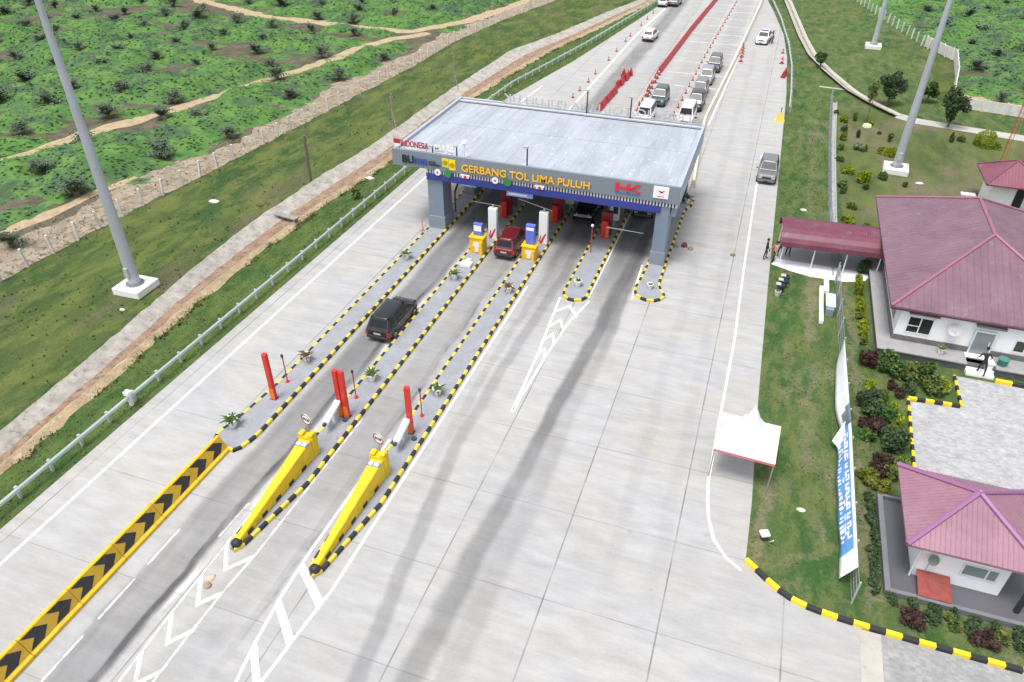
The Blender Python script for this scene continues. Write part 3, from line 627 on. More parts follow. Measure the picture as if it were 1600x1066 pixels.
mb = MB(); mb.box(-24.5, -4.62, FY0 + .16, FY0 + .4, 5.022, 5.357, 0)
for x in np.arange(-24.45, -4.7, 0.235): mb.box(x, x + .12, FY0 + .05, FY0 + .158, 5.022, 5.357, 1)
part(mb, 'louvre', [M_dark, M_louv], tg)
def column(x, y, wx, wy, h, base=True, mm=M_colm):
    c = MB(); c.box(x - wx / 2, x + wx / 2, y - wy / 2, y + wy / 2, 0.1, h)
    o = part(c, 'column', mm, tg, bevel=0.03)
    if base:
        c = MB(); c.box(x - wx / 2 - .07, x + wx / 2 + .07, y - wy / 2 - .07, y + wy / 2 + .07, 0.1, 1.25); b = c.build('column_base', mat('column_foot', (0.215, 0.26, 0.31), .7, var=.08, dirt=.3), o, bevel=.02)
column(-23.85, 51.05, 1.35, 1.7, 5.3); column(-5.55, 51.0, 1.0, 1.7, 5.01)
for x in (-23.85, -19.2, -15.0, -10.3, -5.4): column(x, 62.8, 0.6, 0.6, 5.3, False, M_colm2)
for x in (-19.2, -15.0): column(x, 56.5, 0.35, 0.35, 5.3, False, M_colm2)
column(-10.3, 55.6, 0.7, 0.5, 5.3, False)
c = MB(); c.box(-4.96, -4.62, FY0 + .25, FY0 + 1.35, 4.25, 5.0); part(c, 'bracket', M_colm, tg)
c = MB(); c.tube((-23.6, 53.5, 2.0), (-23.6, 57, 4.6), .09); c.tube((-23.6, 53.5, .2), (-23.6, 53.5, 2.2), .07); part(c, 'brace', mat('brace_brown', (0.10, 0.04, 0.035), .6), tg)
# lettering and emblems on the front fascia (front face at y = 50.0)
RX = (R(90), 0, 0); O = Vector((16, -50, 0))
def ft(name, body, mt, x0, x1, z0, z1, bold=.03, y=-.07, par=tg): return text(name, body, mt, par, (x0 + 16, y, z0), RX, x1 - x0, z1 - z0, .05, bold)
ft('lettering', 'GERBANG TOL LIMA PULUH', M_org, -21.35, -11.1, 5.60, 6.18, .012)
ft('lettering', 'BU', M_bk, -26.45, -25.45, 5.66, 6.3, .02); ft('lettering', 'mn', M_bl2, -25.4, -24.3, 5.66, 6.16, .02)
ft('lettering', 'UNTUK', M_bk, -24.15, -23.55, 5.92, 6.06, .01); ft('lettering', 'INDONESIA', M_bk, -24.15, -23.1, 5.72, 5.86, .01)
e = MB(); e.box(-23.0, -22.5, 49.95, 49.998, 5.72, 6.42, 0); e.box(-22.44, -21.9, 49.95, 49.998, 5.55, 6.40, 0)
e.tube((-22.75, 49.99, 6.1), (-22.75, 49.92, 6.1), .2, n=12, m=1); e.tube((-22.17, 49.99, 5.98), (-22.17, 49.92, 5.98), .2, n=12, m=1); e.box(-22.5, -22.44, 49.955, 49.999, 5.7, 6.38, 1)
e.M = None; part(e, 'emblem', [M_yl, mat('emblem_ochre', (0.42, 0.30, 0.01), .5)], tg)
e = MB()
for x0, pts in ((0, None),):
    for b in ((-9.2, -8.95, 5.78, 6.45), (-8.95, -8.35, 6.02, 6.2), (-8.35, -8.12, 5.78, 6.45)): e.box(b[0], b[1], 49.93, 49.999, b[2], b[3])
    e.add([(-8.12, 49.93, 6.08), (-7.62, 49.93, 6.45), (-7.34, 49.93, 6.45), (-7.9, 49.93, 6.08), (-8.12, 49.999, 6.08), (-7.62, 49.999, 6.45), (-7.34, 49.999, 6.45), (-7.9, 49.999, 6.08)], [(0, 1, 2, 3), (4, 7, 6, 5), (0, 4, 5, 1), (1, 5, 6, 2), (2, 6, 7, 3), (3, 7, 4, 0)])
    e.add([(-8.12, 49.93, 6.06), (-7.9, 49.93, 6.06), (-7.34, 49.93, 5.92), (-7.34, 49.93, 5.78), (-8.12, 49.999, 6.06), (-7.9, 49.999, 6.06), (-7.34, 49.999, 5.92), (-7.34, 49.999, 5.78)], [(0, 1, 2, 3), (4, 7, 6, 5), (0, 4, 5, 1), (1, 5, 6, 2), (2, 6, 7, 3), (3, 7, 4, 0)])
part(e, 'logo', M_red, tg)
e = MB(); e.box(-9.2, -7.4, 49.95, 49.999, 5.64, 5.71); part(e, 'logo_underline', mat('underline_blue', (0.06, 0.16, 0.30), .5), tg)
e = MB(); e.box(-6.4, -5.3, 49.93, 49.999, 5.68, 6.56, 0)
for a, b, cxx in ((0.0, .9, 0), (.5, 1.3, .07)):
    e.add([(-6.1 + cxx, 49.922, 6.3), (-5.85 + cxx, 49.922, 6.08), (-5.6 + cxx, 49.922, 6.3), (-5.85 + cxx, 49.922, 6.2)], [(0, 1, 2, 3)], 1)
e.box(-6.1, -5.6, 49.92, 49.929, 5.80, 5.85, 1)
part(e, 'sign_panel', [M_wht, M_red], tg)
for x, c in ((-23.45, 0), (-22.6, 1), (-21.1, 2), (-18.6, 0), (-17.6, 1), (-15.0, 2)):
    e = MB(); mats = [M_wht, M_grn, M_red, M_dark]
    if c == 0: e.tube((x, 49.99, 5.22), (x, 49.93, 5.22), .27, n=14, m=0); e.tube((x, 49.93, 5.22), (x, 49.915, 5.22), .09, n=8, m=2)
    elif c == 1: e.tube((x, 49.99, 5.2), (x, 49.93, 5.2), .32, n=14, m=1); e.box(x + .2, x + .42, 49.96, 49.999, 5.04, 5.3, 3)
    else: e.box(x - .38, x + .38, 49.94, 49.999, 5.2, 5.34, 0); e.tube((x, 49.95, 5.14), (x, 49.92, 5.14), .12, n=8, m=2); e.box(x - .3, x - .12, 49.95, 49.999, 5.04, 5.2, 0); e.box(x + .12, x + .3, 49.95, 49.999, 5.04, 5.2, 0)
    part(e, 'emblem', mats, tg)
for x0, x1, z0, z1 in ((-17.75, -15.6, 4.02, 4.40), (-21.7, -20.3, 4.25, 4.45)):
    e = MB(); e.box(x0, x1, 50.2, 50.32, z0, z1, 0); e.box(x0 + .15, x1 - .5, 50.19, 50.198, z0 + .12, z1 - .12, 1); part(e, 'lane_sign', [M_lb, M_wht], tg)
# standing letters on the front and rear roof edge
def stand(name, body, mt, x0, x1, z0, z1, y, rz, bold=.03):
    o = text(name, body, mt, tg, ((x0 if rz == 0 else x1) + 16, y - 50, z0), (R(90), 0, rz), x1 - x0, z1 - z0, .07, bold)
    f = MB()
    for x in np.linspace(x0 + .2, x1 - .2, max(2, int((x1 - x0) / 1.0))): f.tube((x + 16, y - 50 + .04, 6.42), (x + 16, y - 50 + .04, z0 + .08), .025, n=5)
    f.tube((x0 + 16, y - 50 + .04, z0 + .04), (x1 + 16, y - 50 + .04, z0 + .04), .022, n=5)
    f.build('letter_frame', M_greyp, tg); return o
stand('roof_lettering', 'INDONESIA', mat('letter_dull_red', (0.42, 0.03, 0.05), .5), -26.55, -24.2, 6.92, 7.42, 50.15, 0, .012)
e = MB(); e.box(-27.2, -26.65, 50.12, 50.2, 7.1, 7.45, 0); e.box(-27.2, -26.65, 50.12, 50.2, 6.9, 7.098, 1); e.tube((-26.9, 50.2, 6.4), (-26.9, 50.2, 6.95), .03, n=5, m=1); part(e, 'flag_emblem', [mat('letter_dull_red', 0), M_wht], tg)
stand('roof_lettering', 'MAJU', M_wht, -23.7, -22.05, 6.82, 7.42, 50.15, 0, .02)
stand('roof_lettering', 'GERBANG TOL LIMA PULUH', mat('letter_back_grey', (0.46, 0.46, 0.47), .6), -20.8, -4.8, 6.72, 7.34, 64.1, math.pi, .0)
stand('roof_lettering', 'HK', mat('letter_back_grey', 0), -23.0, -21.3, 6.72, 7.42, 64.1, math.pi, .0)
for x, y, h, par_ in ((-21.9, 50.35, 7.35, 0), (-16.15, 50.35, 8.0, 0), (-15.0, 64.0, 8.5, 0), (-11.05, 64.0, 8.3, 0), (-23.95, 50.35, 7.1, 0)):
    e = MB(); e.tube((x, y, 6.3), (x, y, h), .06, n=8, m=0); e.cbox((x - .12, y, h + .04), (.4, .22, .12), 1); part(e, 'roof_lamp', [mat('dark_steel', (0.06, 0.06, 0.07), .4, .5), M_greyp], tg)
e = MB(); e.tube((-21.35, 50.6, 6.3), (-21.35, 50.6, 7.5), .04, n=8, m=0); e.ball((-21.35, 50.6, 7.65), .22, 6, 0); part(e, 'antenna', M_wht, tg)

# ------------------------------------------------------------------ traffic islands
def island(pts, label, start=0, rounded=()):
    t_ = thing('traffic_island', label, 'traffic island', (pts[0][0], pts[0][1], 0), group='concrete islands between the toll lanes')
    ox, oy = pts[0]; q = [(x - ox, y - oy) for x, y in pts]
    s = MB(); s.prism(q, 0.0, 0.165); s.build('paving', M_isl, t_)
    return t_, q, ox, oy
def islandfull(xl, xr, y0, y1, label, near, kmat):
    if near == 'round':
        r = (xr - xl) / 2; xc = (xl + xr) / 2
        pts = [(xl, y1), (xl, y0 + r * .9)] + [(xc - r * math.cos(a), y0 + r * .9 - r * .9 * math.sin(a)) for a in np.linspace(0.25, math.pi - 0.25, 9)] + [(xr, y0 + r * .9), (xr, y1)]
    elif near == 'bell':
        pts = [(xl, y1), (xl, y0 + 5), (xl - .12, y0 + 2.4), (xl - .25, y0 + 1.2), (xl + .05, y0 + .4), (xl + .7, y0), (xr - .35, y0 + .02), (xr + .3, y0 + .55), (xr + .42, y0 + 1.05), (xr - .05, y0 + 1.7), (xr - .3, y0 + 2.6), (xr - .32, y0 + 7), (xr - .32, y1 - 2.6), (xr + .1, y1 - 1.3), (xr + .1, y1)]
    elif near == 'nose':
        pts = [(xl, y1), (xl, y0 + 4.5), (xl + .14, y0 + .5), (xl + .3, y0), (xl + .55, y0), (xl + .72, y0 + .4), (xr, y0 + 4.8), (xr, y1)]
    else:
        pts = [(xl, y1), (xl, y0 + 5.5), (xl - .28, y0 + 2.4), (xl - .62, y0 + .7), (xl - .42, y0 + .05), (xr - .45, y0 - .15), (xr - .2, y0 + .3), (xr, y0 + 1.4), (xr, y1)]
    t_, q, ox, oy = island(pts, label)
    k_ = MB(); kerb(k_, [Vector(p) for p in q], 0.18, 0.2, 0.5); k_.build('kerb', [kmat, M_blk], t_)
    return t_
islandfull(-24.6, -23.1, 22.45, 63.5, 'leftmost traffic island, starting at the black-arrow barrier and running under the left column', 'flare', M_yel)
islandfull(-19.95, -18.5, 16.75, 63.5, 'traffic island with a yellow crash nose beside the black car, second from the left', 'nose', M_yel)
islandfull(-15.7, -14.3, 16.7, 63.5, 'traffic island with a yellow crash nose right of the red car', 'nose', M_yel)
islandfull(-11.15, -9.45, 43.15, 63.5, 'short round-ended traffic island with a white planter, in front of the red letter logo', 'round', M_yel)
islandfull(-6.15, -4.55, 44.9, 63.3, 'rightmost traffic island with flared end carrying the right column', 'bell', M_yel)

# yellow crash noses
M_ny = mat('nose_yellow', (0.66, 0.46, 0.004), 0.5, var=0.10, scale=1.1, dirt=.32); M_nd = mat('nose_side_yellow', (0.70, 0.42, 0.01), 0.5, var=0.1)
def nose(x, y, label):
    t_ = thing('crash_nose', label, 'crash barrier', (x, y, 0.0), group='yellow crash noses on the islands')
    b = MB(); n = 9; secs = []
    for i in range(n + 1):
        f = i / n; yy = .35 + f * 6.15; hw = .17 + .24 * f; z1 = .46 + .92 * f; tw = hw * .82
        secs.append([(-hw, yy, .165), (hw, yy, .165), (hw, yy, z1 * .55), (tw, yy, z1), (-tw, yy, z1), (-hw, yy, z1 * .55)])
    b.loft(secs); b.build('body', M_ny, t_, bevel=.05)
    b = MB(); b.box(-.45, .45, 6.5, 6.95, .165, 1.50); b.box(-.42, -.14, 6.5, 6.9, 1.502, 1.66); b.box(.14, .42, 6.5, 6.95, 1.502, 1.70); b.build('head', M_ny, t_, bevel=.04)
    b = MB(); b.lathe([(0, .17), (.24, .17), (.26, .34), (.16, .46), (0, .49)], (0, .28, 0), 14); b.build('tip', M_blk, t_, smooth=True)
    b = MB(); b.box(-.36, .36, -.14, .14, 0, .02, 0); b.box(-.28, -.06, -.1, .1, .02, .026, 1); b.box(.02, .26, -.1, .1, .02, .026, 1)
    o = b.build('label_plate', [mat('label_blue', (0.10, 0.16, 0.36), .5), M_wht], t_); o.location = (0, 6.15, .46 + .92 * 5.8 / 6.15 + .012); o.rotation_euler = (math.atan2(.92, 6.15), 0, 0)
    for s in (-1, 1):
        for q in range(5):
            k_ = MB(); k_.box(s * (.17 + .24 * (.75 + q * 1.1) / 6.15) - .012, s * (.17 + .24 * (.75 + q * 1.1) / 6.15) + .014, .9 + q * 1.1, 1.3 + q * 1.1, .2, .42); k_.build('stripe', M_blk, t_)
    return t_
nose(-19.47, 16.75, 'yellow wedge crash nose nearer the black-arrow barrier'); nose(-15.22, 16.7, 'yellow wedge crash nose right of the other one')

# long yellow barrier with black arrows, one block after another
def block():
    b = MB(); L_ = 2.56
    prof = [(-.50, 0), (.50, 0), (.50, .17), (.36, .24), (.0, .94), (-.16, .94), (-.30, .34), (-.50, .2)]
    b.loft([[(x, .012, z) for x, z in prof], [(x, L_ - .012, z) for x, z in prof]])
    return b
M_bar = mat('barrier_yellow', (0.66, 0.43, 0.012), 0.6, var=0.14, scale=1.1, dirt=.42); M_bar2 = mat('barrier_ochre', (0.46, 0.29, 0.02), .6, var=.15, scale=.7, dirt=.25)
first = None
for i in range(8):
    y = 22.35 - 2.56 * (i + 1)
    lab = 'block of the yellow barrier painted with black arrows' if i else 'end block of the yellow black-arrow barrier, against the left island'
    if first is None:
        t_ = thing('barrier_block', lab, 'barrier', (-24.3, y, 0), group='yellow concrete barrier blocks with black arrows')
        block().build('body', M_bar, t_, bevel=.015)
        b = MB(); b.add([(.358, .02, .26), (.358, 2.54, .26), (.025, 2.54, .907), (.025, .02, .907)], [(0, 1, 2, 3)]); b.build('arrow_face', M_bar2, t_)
        for k in (0, 1):
            c = MB(); yb = .06 + k * 1.28; w = .66
            def s(v, zf): return (.364 - .333 * zf, v, .263 + .647 * zf)
            c.add([s(yb, .03), s(yb + w, .03), s(yb + w + .42, .5), s(yb + .42, .5)], [(0, 1, 2, 3)]); c.add([s(yb + .42, .5), s(yb + w + .42, .5), s(yb + w, .97), s(yb, .97)], [(0, 1, 2, 3)])
            c.build('arrow', M_blk, t_)
        first = t_
    else: dup(first, (-24.3, y, 0), label=('foremost' if i == 7 else ('second', 'third', 'fourth', 'fifth', 'sixth', 'seventh')[i - 1]) + ' block of the yellow black-arrow barrier from the left island')

# ------------------------------------------------------------------ kerbs
def kerbthing(pts, label, start=0, step=.62, h=.22, w=.22, mats=None):
    ox, oy = pts[0]; k_ = MB(); kerb(k_, [(x - ox, y - oy) for x, y in pts], w, h, step, start)
    o = k_.build('kerb', mats or [mat('bright_kerb_yellow', (0.82, 0.58, 0.015), .5, var=.08, dirt=.15), M_blk], loc=(ox, oy, 0)); tag(o, label, 'kerb', 'black and yellow kerbs'); return o
kerbthing(CURVE[:13], 'black and yellow kerb curving around the lawn corner at the bottom right', 0, .64)
kerbthing([(11.1, 31.0), (11.2, 33.3), (11.4, 39.2)], 'black and yellow kerb along the left side of the grey parking court', 0, .5, .18, .16)
kerbthing([(11.4, 39.3), (14.2, 39.5)], 'black and yellow kerb along the garden corner above the parking court', 0, .47, .22, .2)
kerbthing([(14.3, 39.5), (14.3, 42.6)], 'short black and yellow kerb between the shrub bed and the porch steps', 0, .5, .18, .16)
kerbthing([(16.6, 42.85), (22, 42.85)], 'black and yellow kerb in front of the porch right of the steps', 0, .9, .25, .22)
# ------------------------------------------------------------------ high masts
M_mast = mat('mast_steel', (0.44, 0.475, 0.53), 0.45, 0.25, var=0.08, scale=.5); M_pad = mat('mast_pad', (0.80, 0.79, 0.76), 0.85, var=.08, scale=.8, dirt=.25)
def mast(x, y, label, rz, r0=.42, h=24):
    t_ = thing('high_mast_lamp', label, 'lamp post', (x, y, 0), rz, group='tall lighting masts')
    b = MB(); b.box(-1.12, 1.12, -1.12, 1.12, 0, .55); b.build('pad', M_pad, t_, bevel=.04)
    b = MB(); nseg = 4
    for i in range(nseg):
        a, c = i / nseg, (i + 1) / nseg; ra = r0 * (1 - .68 * a); rc = r0 * (1 - .68 * c) * 1.02
        b.tube((0, 0, .55 + (h - .55) * a), (0, 0, .55 + (h - .55) * c), ra, rc, 14)
    b.build('pole', M_mast, t_)
    b = MB(); b.tube((0, 0, .55), (0, 0, .63), r0 + .22, n=14)
    for k in range(8): a = k * math.pi / 4; b.tube((math.cos(a) * (r0 + .12), math.sin(a) * (r0 + .12), .62), (math.cos(a) * (r0 + .12), math.sin(a) * (r0 + .12), .74), .035, n=6)
    b.build('flange', mat('flange_dark', (0.22, 0.23, 0.25), .5, .3), t_)
    b = MB(); b.box(-.16, .16, -r0 - .10, -r0 + .06, 1.3, 2.0); b.build('hatch', M_greyp, t_, bevel=.02)
    b = MB(); b.tube((0, 0, h - .3), (0, 0, h), 1.0, n=16)
    for k in range(6): a = k * math.pi / 3; b.cbox((math.cos(a) * 1.25, math.sin(a) * 1.25, h - .3), (.5, .5, .3))
    b.build('lamp_ring', M_greyp, t_)
mast(-40.55, 34.1, 'tall grey lighting mast on a white pad in the left verge', R(2), .42)
mast(13.3, 76.7, 'tall grey lighting mast on a white pad behind the large maroon roof', R(-4), .40)
mast(13.75, 127.5, 'farther grey lighting mast on a white pad at the top right', R(-3), .40)

# ------------------------------------------------------------------ guardrails
def guardrail(pts, label, spacing=2.0, side=1):
    t_ = thing('guardrail', label, 'guardrail', (pts[0][0], pts[0][1], 0)); ox, oy = pts[0]
    q = [(x - ox, y - oy) for x, y in pts]; L, Q = strip([Vector(p) for p in q], .10); b = MB()
    prof = [(-.05, .50), (.03, .55), (-.03, .62), (.03, .69), (-.03, .745), (-.09, .745), (-.09, .50)]
    secs = []
    for i in range(len(q)):
        n = (Q[i] - L[i]).normalized() * side; secs.append([(q[i][0] + n.x * a, q[i][1] + n.y * a, z) for a, z in prof])
    b.loft(secs); b.build('rail', M_green, t_)
    ps = resample(q, spacing)
    if len(ps) > 99: ps = ps[:99]
    d0 = None
    for i, p in enumerate(ps):
        if d0 is None:
            c = MB(); c.box(-.07, .07, -.07, .07, 0, .78); d0 = c.build('post', M_greyp, t_)
            o = d0
        else: o = d0.copy(); COL.objects.link(o); o.parent = t_
        a = ps[max(0, i - 1)]; e = ps[min(len(ps) - 1, i + 1)]; dd = (e - a).normalized(); n = Vector((-dd.y, dd.x)) * side
        o.location = (p.x + n.x * .16, p.y + n.y * .16, 0)
    return t_
guardrail([(-31.45, 8)] + [(-31.5, y) for y in range(14, 74, 5)] + [(-31.4, 83.5), (-31.0, 90.4), (-29.2, 100.7), (-27.1, 113.8), (-25.2, 128.8), (-23.0, 146.1), (-21.5, 162), (-20, 190)], 'galvanised guardrail running along the whole left road edge', 2.0)
guardrail([(2.75, 92), (2.7, 98.6), (2.4, 110.6), (1.5, 124), (-.3, 141), (-2.5, 157), (-3.4, 172), (-3.4, 195)], 'curved galvanised guardrail along the right edge of the far road', 2.0, -1)
b = MB(); b.box(-.1, .1, -.1, .1, 0, .8); b.box(-.2, .2, -.18, .18, .8, 1.05); tag(b.build('cabinet', mat('pale_cabinet', (0.66, 0.70, 0.70), .5), loc=(-31.55, 23.6, 0), bevel=.03), 'small pale grey cabinet standing at the left guardrail', 'cabinet')

# ------------------------------------------------------------------ fences
M_post = mat('fence_post_white', (0.66, 0.62, 0.58), 0.85, var=.12, scale=1.2, dirt=.3); M_wire = mat('wire_grey', (0.30, 0.28, 0.26), .6)
def postfence(pts, label, spacing, h, nmax=99):
    ox, oy = pts[0]; t_ = thing('wire_fence', label, 'fence', (ox, oy, 0)); ps = resample([(x - ox, y - oy) for x, y in pts], spacing)[:nmax]
    d0 = None
    for p in ps:
        if d0 is None: c = MB(); c.box(-.085, .085, -.085, .085, -.05, h); d0 = c.build('post', M_post, t_); o = d0
        else: o = d0.copy(); COL.objects.link(o); o.parent = t_
        o.location = (p.x, p.y, 0); o.rotation_euler = (random.uniform(-.09, .09), random.uniform(-.09, .09), random.uniform(0, 1))
    w = MB()
    for z in (.35, .8, 1.25):
        for a, b_ in zip(ps[:-1], ps[1:]): w.tube((a.x, a.y, z), (b_.x, b_.y, z), .012, n=3, caps=False)
    w.build('wires', M_wire, t_)
postfence(FENCE_L[1:12], 'wire fence on white concrete posts between left verge and plantation', 2.35, 1.55)
postfence([(x, y) for x, y in FENCE_R[::-1]][0:7], 'wire fence on white posts at the upper right plantation edge', 2.2, 1.5)
# precast wall panels upper right
def wallrun(pts, label, h=1.5):
    ox, oy = pts[0]; t_ = thing('panel_wall', label, 'wall', (ox, oy, 0)); ps = resample([(x - ox, y - oy) for x, y in pts], 2.4)
    b = MB()
    for a, c in zip(ps[:-1], ps[1:]):
        d = (c - a).normalized(); n = Vector((-d.y, d.x)) * .05
        b.add([(a.x - n.x, a.y - n.y, .05), (c.x - n.x, c.y - n.y, .05), (c.x + n.x, c.y + n.y, .05), (a.x + n.x, a.y + n.y, .05), (a.x - n.x, a.y - n.y, h), (c.x - n.x, c.y - n.y, h), (c.x + n.x, c.y + n.y, h), (a.x + n.x, a.y + n.y, h)], [(3, 2, 1, 0), (4, 5, 6, 7), (0, 1, 5, 4), (1, 2, 6, 5), (2, 3, 7, 6), (3, 0, 4, 7)])
    b.build('panel', mat('wall_panel', (0.62, 0.62, 0.58), .85, var=.15, dirt=.35), t_)
    for p in ps: c = MB(); c.box(-.09, .09, -.09, .09, 0, h + .12); c.build('post', M_post, t_, loc=(p.x, p.y, 0))
wallrun([(21.3, 131), (24.4, 123.5)], 'short pale panel wall running down to the right beside the far mast pole'); wallrun([(24.4, 123.4), (23.4, 114), (21.6, 103.5)], 'pale panel wall coming forward to the dark conical tree')
wallrun([(22.0, 100.3), (25.5, 99.6), (29, 98.8), (33, 97.8), (38, 96.8)], 'low pale panel wall behind the white path at the right edge', 1.3)

# mesh fence right of the road with banners
FR = [(7.82, 23.3), (7.8, 33.7), (7.62, 43.8), (7.5, 52.6)]; FR2 = [(7.2, 58.9), (7.05, 63.7), (7.15, 80), (7.5, 98.6)]
def meshfence(pts, label):
    ox, oy = pts[0]; t_ = thing('mesh_fence', label, 'fence', (ox, oy, 0)); q = resample([(x - ox, y - oy) for x, y in pts], .22); w = MB()
    for z in (.08, .5, .9, 1.3):
        for a, c in zip(q[:-1], q[1:]): w.tube((a.x, a.y, z), (c.x, c.y, z), .016, n=3, caps=False)
    for a in q: w.tube((a.x, a.y, .05), (a.x, a.y, 1.35), .010, n=3, caps=False)
    w.build('mesh_panel', mat('mesh_grey', (0.26, 0.28, 0.29), .5, .3), t_)
    for a in resample([(x - ox, y - oy) for x, y in pts], 2.4): c = MB(); c.tube((0, 0, 0), (0, 0, 1.5), .045, n=8); c.build('post', M_greyp, t_, loc=(a.x, a.y, 0))
    return t_
meshfence(FR, 'grey mesh fence beside the parking garden, carrying the blue and white banners'); meshfence(FR2, 'grey mesh fence beyond the barrel-roofed walkway')
def banner(y0, y1, label, mats, style):
    t_ = thing('banner', label, 'banner', (7.7, y0, 0)); b = MB(); ny, nz = int((y1 - y0) / .3), 6; V = {}
    def P_(i, j):
        y = y0 + (y1 - y0) * i / ny; f = j / nz; xf = float(np.interp(y, [23.3, 33.7, 43.8], [7.82, 7.8, 7.62]))
        if style == 'white': bulge = .46 * math.sin(math.pi * min(1, max(0, (y - y0) / (y1 - y0))) ** .8); wob = .05 * math.sin(y * 1.1 + f * 2)
        else: bulge = .50 + .03 * math.sin(y * .9); wob = .025 * math.sin(y * 2.1 + f * 5)
        return (xf - 7.7 - .06 - (1 - f) * (bulge + wob * 1.0), y - y0, 1.42 - (1 - f) * (1.25 - .35 * bulge))
    for i in range(ny):
        for j in range(nz):
            f = (j + .5) / nz; yy = y0 + (y1 - y0) * (i + .5) / ny; m_ = 0
            if style == 'blue':
                if yy - y0 < 1.3 or j == nz - 1: m_ = 1
            elif yy - y0 < .8 + .9 * f: m_ = 1 if j > 1 else 0
            b.add([P_(i, j), P_(i + 1, j), P_(i + 1, j + 1), P_(i, j + 1)], [(0, 1, 2, 3)], m_)
    o = b.build('cloth', mats, t_, smooth=True); sd_ = o.modifiers.new('thick', 'SOLIDIFY'); sd_.thickness = .012
    if style == 'blue':       # printed white lettering: strokes that follow the cloth, too small to read in the photograph
        c = MB(); rnd = random.Random(5); y = y0 + 1.9
        while y < y1 - .5:
            i = (y - y0) / (y1 - y0) * ny
            for row in ((.5, 2.3), (2.9, 4.8)):
                for k in range(2):
                    dy = rnd.uniform(.10, .16); j0 = row[0] + rnd.uniform(0, .5); j1 = row[1] - rnd.uniform(0, .6)
                    if rnd.random() < .35: j1 = (j0 + j1) / 2
                    ii = i + k * .7 * 1.1
                    pp = [P_(ii, j0), P_(ii + dy / .3, j0), P_(ii + dy / .3, j1), P_(ii, j1)]
                    c.add([(p[0] - .02, p[1], p[2] + .012) for p in pp], [(0, 1, 2, 3)])
                if rnd.random() < .8:
                    jj = rnd.choice((2.4, 3.2, 4.2)); pp = [P_(i, jj), P_(i + 1.3, jj), P_(i + 1.3, jj + .45), P_(i, jj + .45)]; c.add([(p[0] - .022, p[1], p[2] + .013) for p in pp], [(0, 1, 2, 3)])
            y += .34 if rnd.random() < .85 else .6
        c.build('lettering', M_wht, t_)
    return t_
M_bblue = mat('banner_blue', (0.12, 0.31, 0.66), .55, var=.12, scale=1.5); M_bwhite = mat('banner_white', (0.74, 0.76, 0.80), .55, var=.1, scale=1.2)
banner(24.2, 34.2, 'long blue banner with white lettering hung on the mesh fence', [M_bblue, M_bwhite], 'blue')
banner(34.4, 42.3, 'loose white banner hung on the mesh fence above the blue one', [M_bwhite, mat('banner_grey', (0.16, 0.20, 0.25), .6)], 'white')
b = MB(); b.add([(7.0, 33.4, .5), (7.55, 34.6, 1.1), (7.5, 33.2, .75), (7.3, 33.0, .45)], [(0, 1, 2), (0, 2, 3)]); 
o = b.build('banner_rag', M_bwhite); o.modifiers.new('thick', 'SOLIDIFY').thickness = .015; tag(o, 'torn white banner corner flapping where the two banners meet', 'banner')

# ------------------------------------------------------------------ wooden poles in the verge
M_wood = mat('weathered_wood', (0.15, 0.125, 0.085), .9, var=.25, scale=3); M_wood2 = mat('grey_wood', (0.26, 0.24, 0.20), .9, var=.2)
for x, y, h, r_, mm, lab in ((-38.6, 54.5, 4.8, .15, M_wood, 'dark wooden post with a stay in the left verge, nearest of three'), (-38.0, 70.3, 4.1, .11, M_wood2, 'pale wooden post with a stay in the left verge, above the red roof letters'), (-37.6, 86.6, 4.4, .08, M_wood2, 'thin wooden post in the left verge, farthest of three')):
    t_ = thing('wooden_post', lab, 'post', (x, y, 0), group='wooden posts in the left verge')
    b = MB(); b.tube((0, 0, 0), (.05, 0, h), r_, r_ * .75, 8); b.build('pole', mm, t_)
    b = MB(); b.tube((.02, 0, h * .55), (-.5 if h > 4.5 else .9, -1.9 if h > 4.5 else -.9, .02), .04, n=5); b.build('stay', mm, t_)
    b = MB(); b.tube((.05 - r_ * 1.5, 0, h - .35), (.05 + r_ * 1.5, 0, h - .35), .05, n=6); b.build('peg', mm, t_)

# ------------------------------------------------------------------ red posts, signs, island furniture
M_rp = mat('post_red', (0.60, 0.028, 0.02), .4, var=.08); M_ro = mat('post_orange', (0.75, 0.16, 0.02), .45)
def redpost(x, y, label, n=1):
    t_ = thing('red_post', label, 'post', (x, y, .165), group='tall red square posts on the islands')
    for k in range(n):
        dx = k * .36; b = MB(); b.box(dx - .14, dx + .14, -.12, .12, .03, 3.25); b.build('post', M_rp, t_, bevel=.015)
        b = MB(); b.box(dx - .15, dx + .15, -.145, -.122, .03, .8); b.build('reflector', M_ro, t_)
        b = MB(); b.box(dx - .2, dx + .2, -.18, .18, 0, .03); b.build('base_plate', M_dark, t_)
redpost(-23.95, 26.75, 'single tall red square post beside the left planter on the leftmost island'); redpost(-19.45, 26.75, 'pair of tall red square posts behind the left crash nose', 2); redpost(-15.1, 26.75, 'single tall red square post behind the right crash nose')
for x, y, lab in ((-24.1, 28.35, 'leftmost'), (-19.45, 28.4, 'middle'), (-15.1, 28.2, 'rightmost')):
    t_ = thing('sensor_rod', lab + ' of three thin red rods behind the tall red posts', 'rod', (x, y, .165), group='thin red rods on the islands')
    b = MB(); b.tube((0, 0, 0), (0, 0, 1.95), .035, n=8); b.build('rod', mat('rod_red', (0.40, 0.04, 0.06), .5), t_)
    b = MB(); b.tube((0, 0, 0), (0, 0, .06), .13, n=10); b.build('foot', M_rp, t_); b = MB(); b.cbox((0, -.02, 1.95), (.12, .1, .2)); b.build('sensor', M_dark, t_)
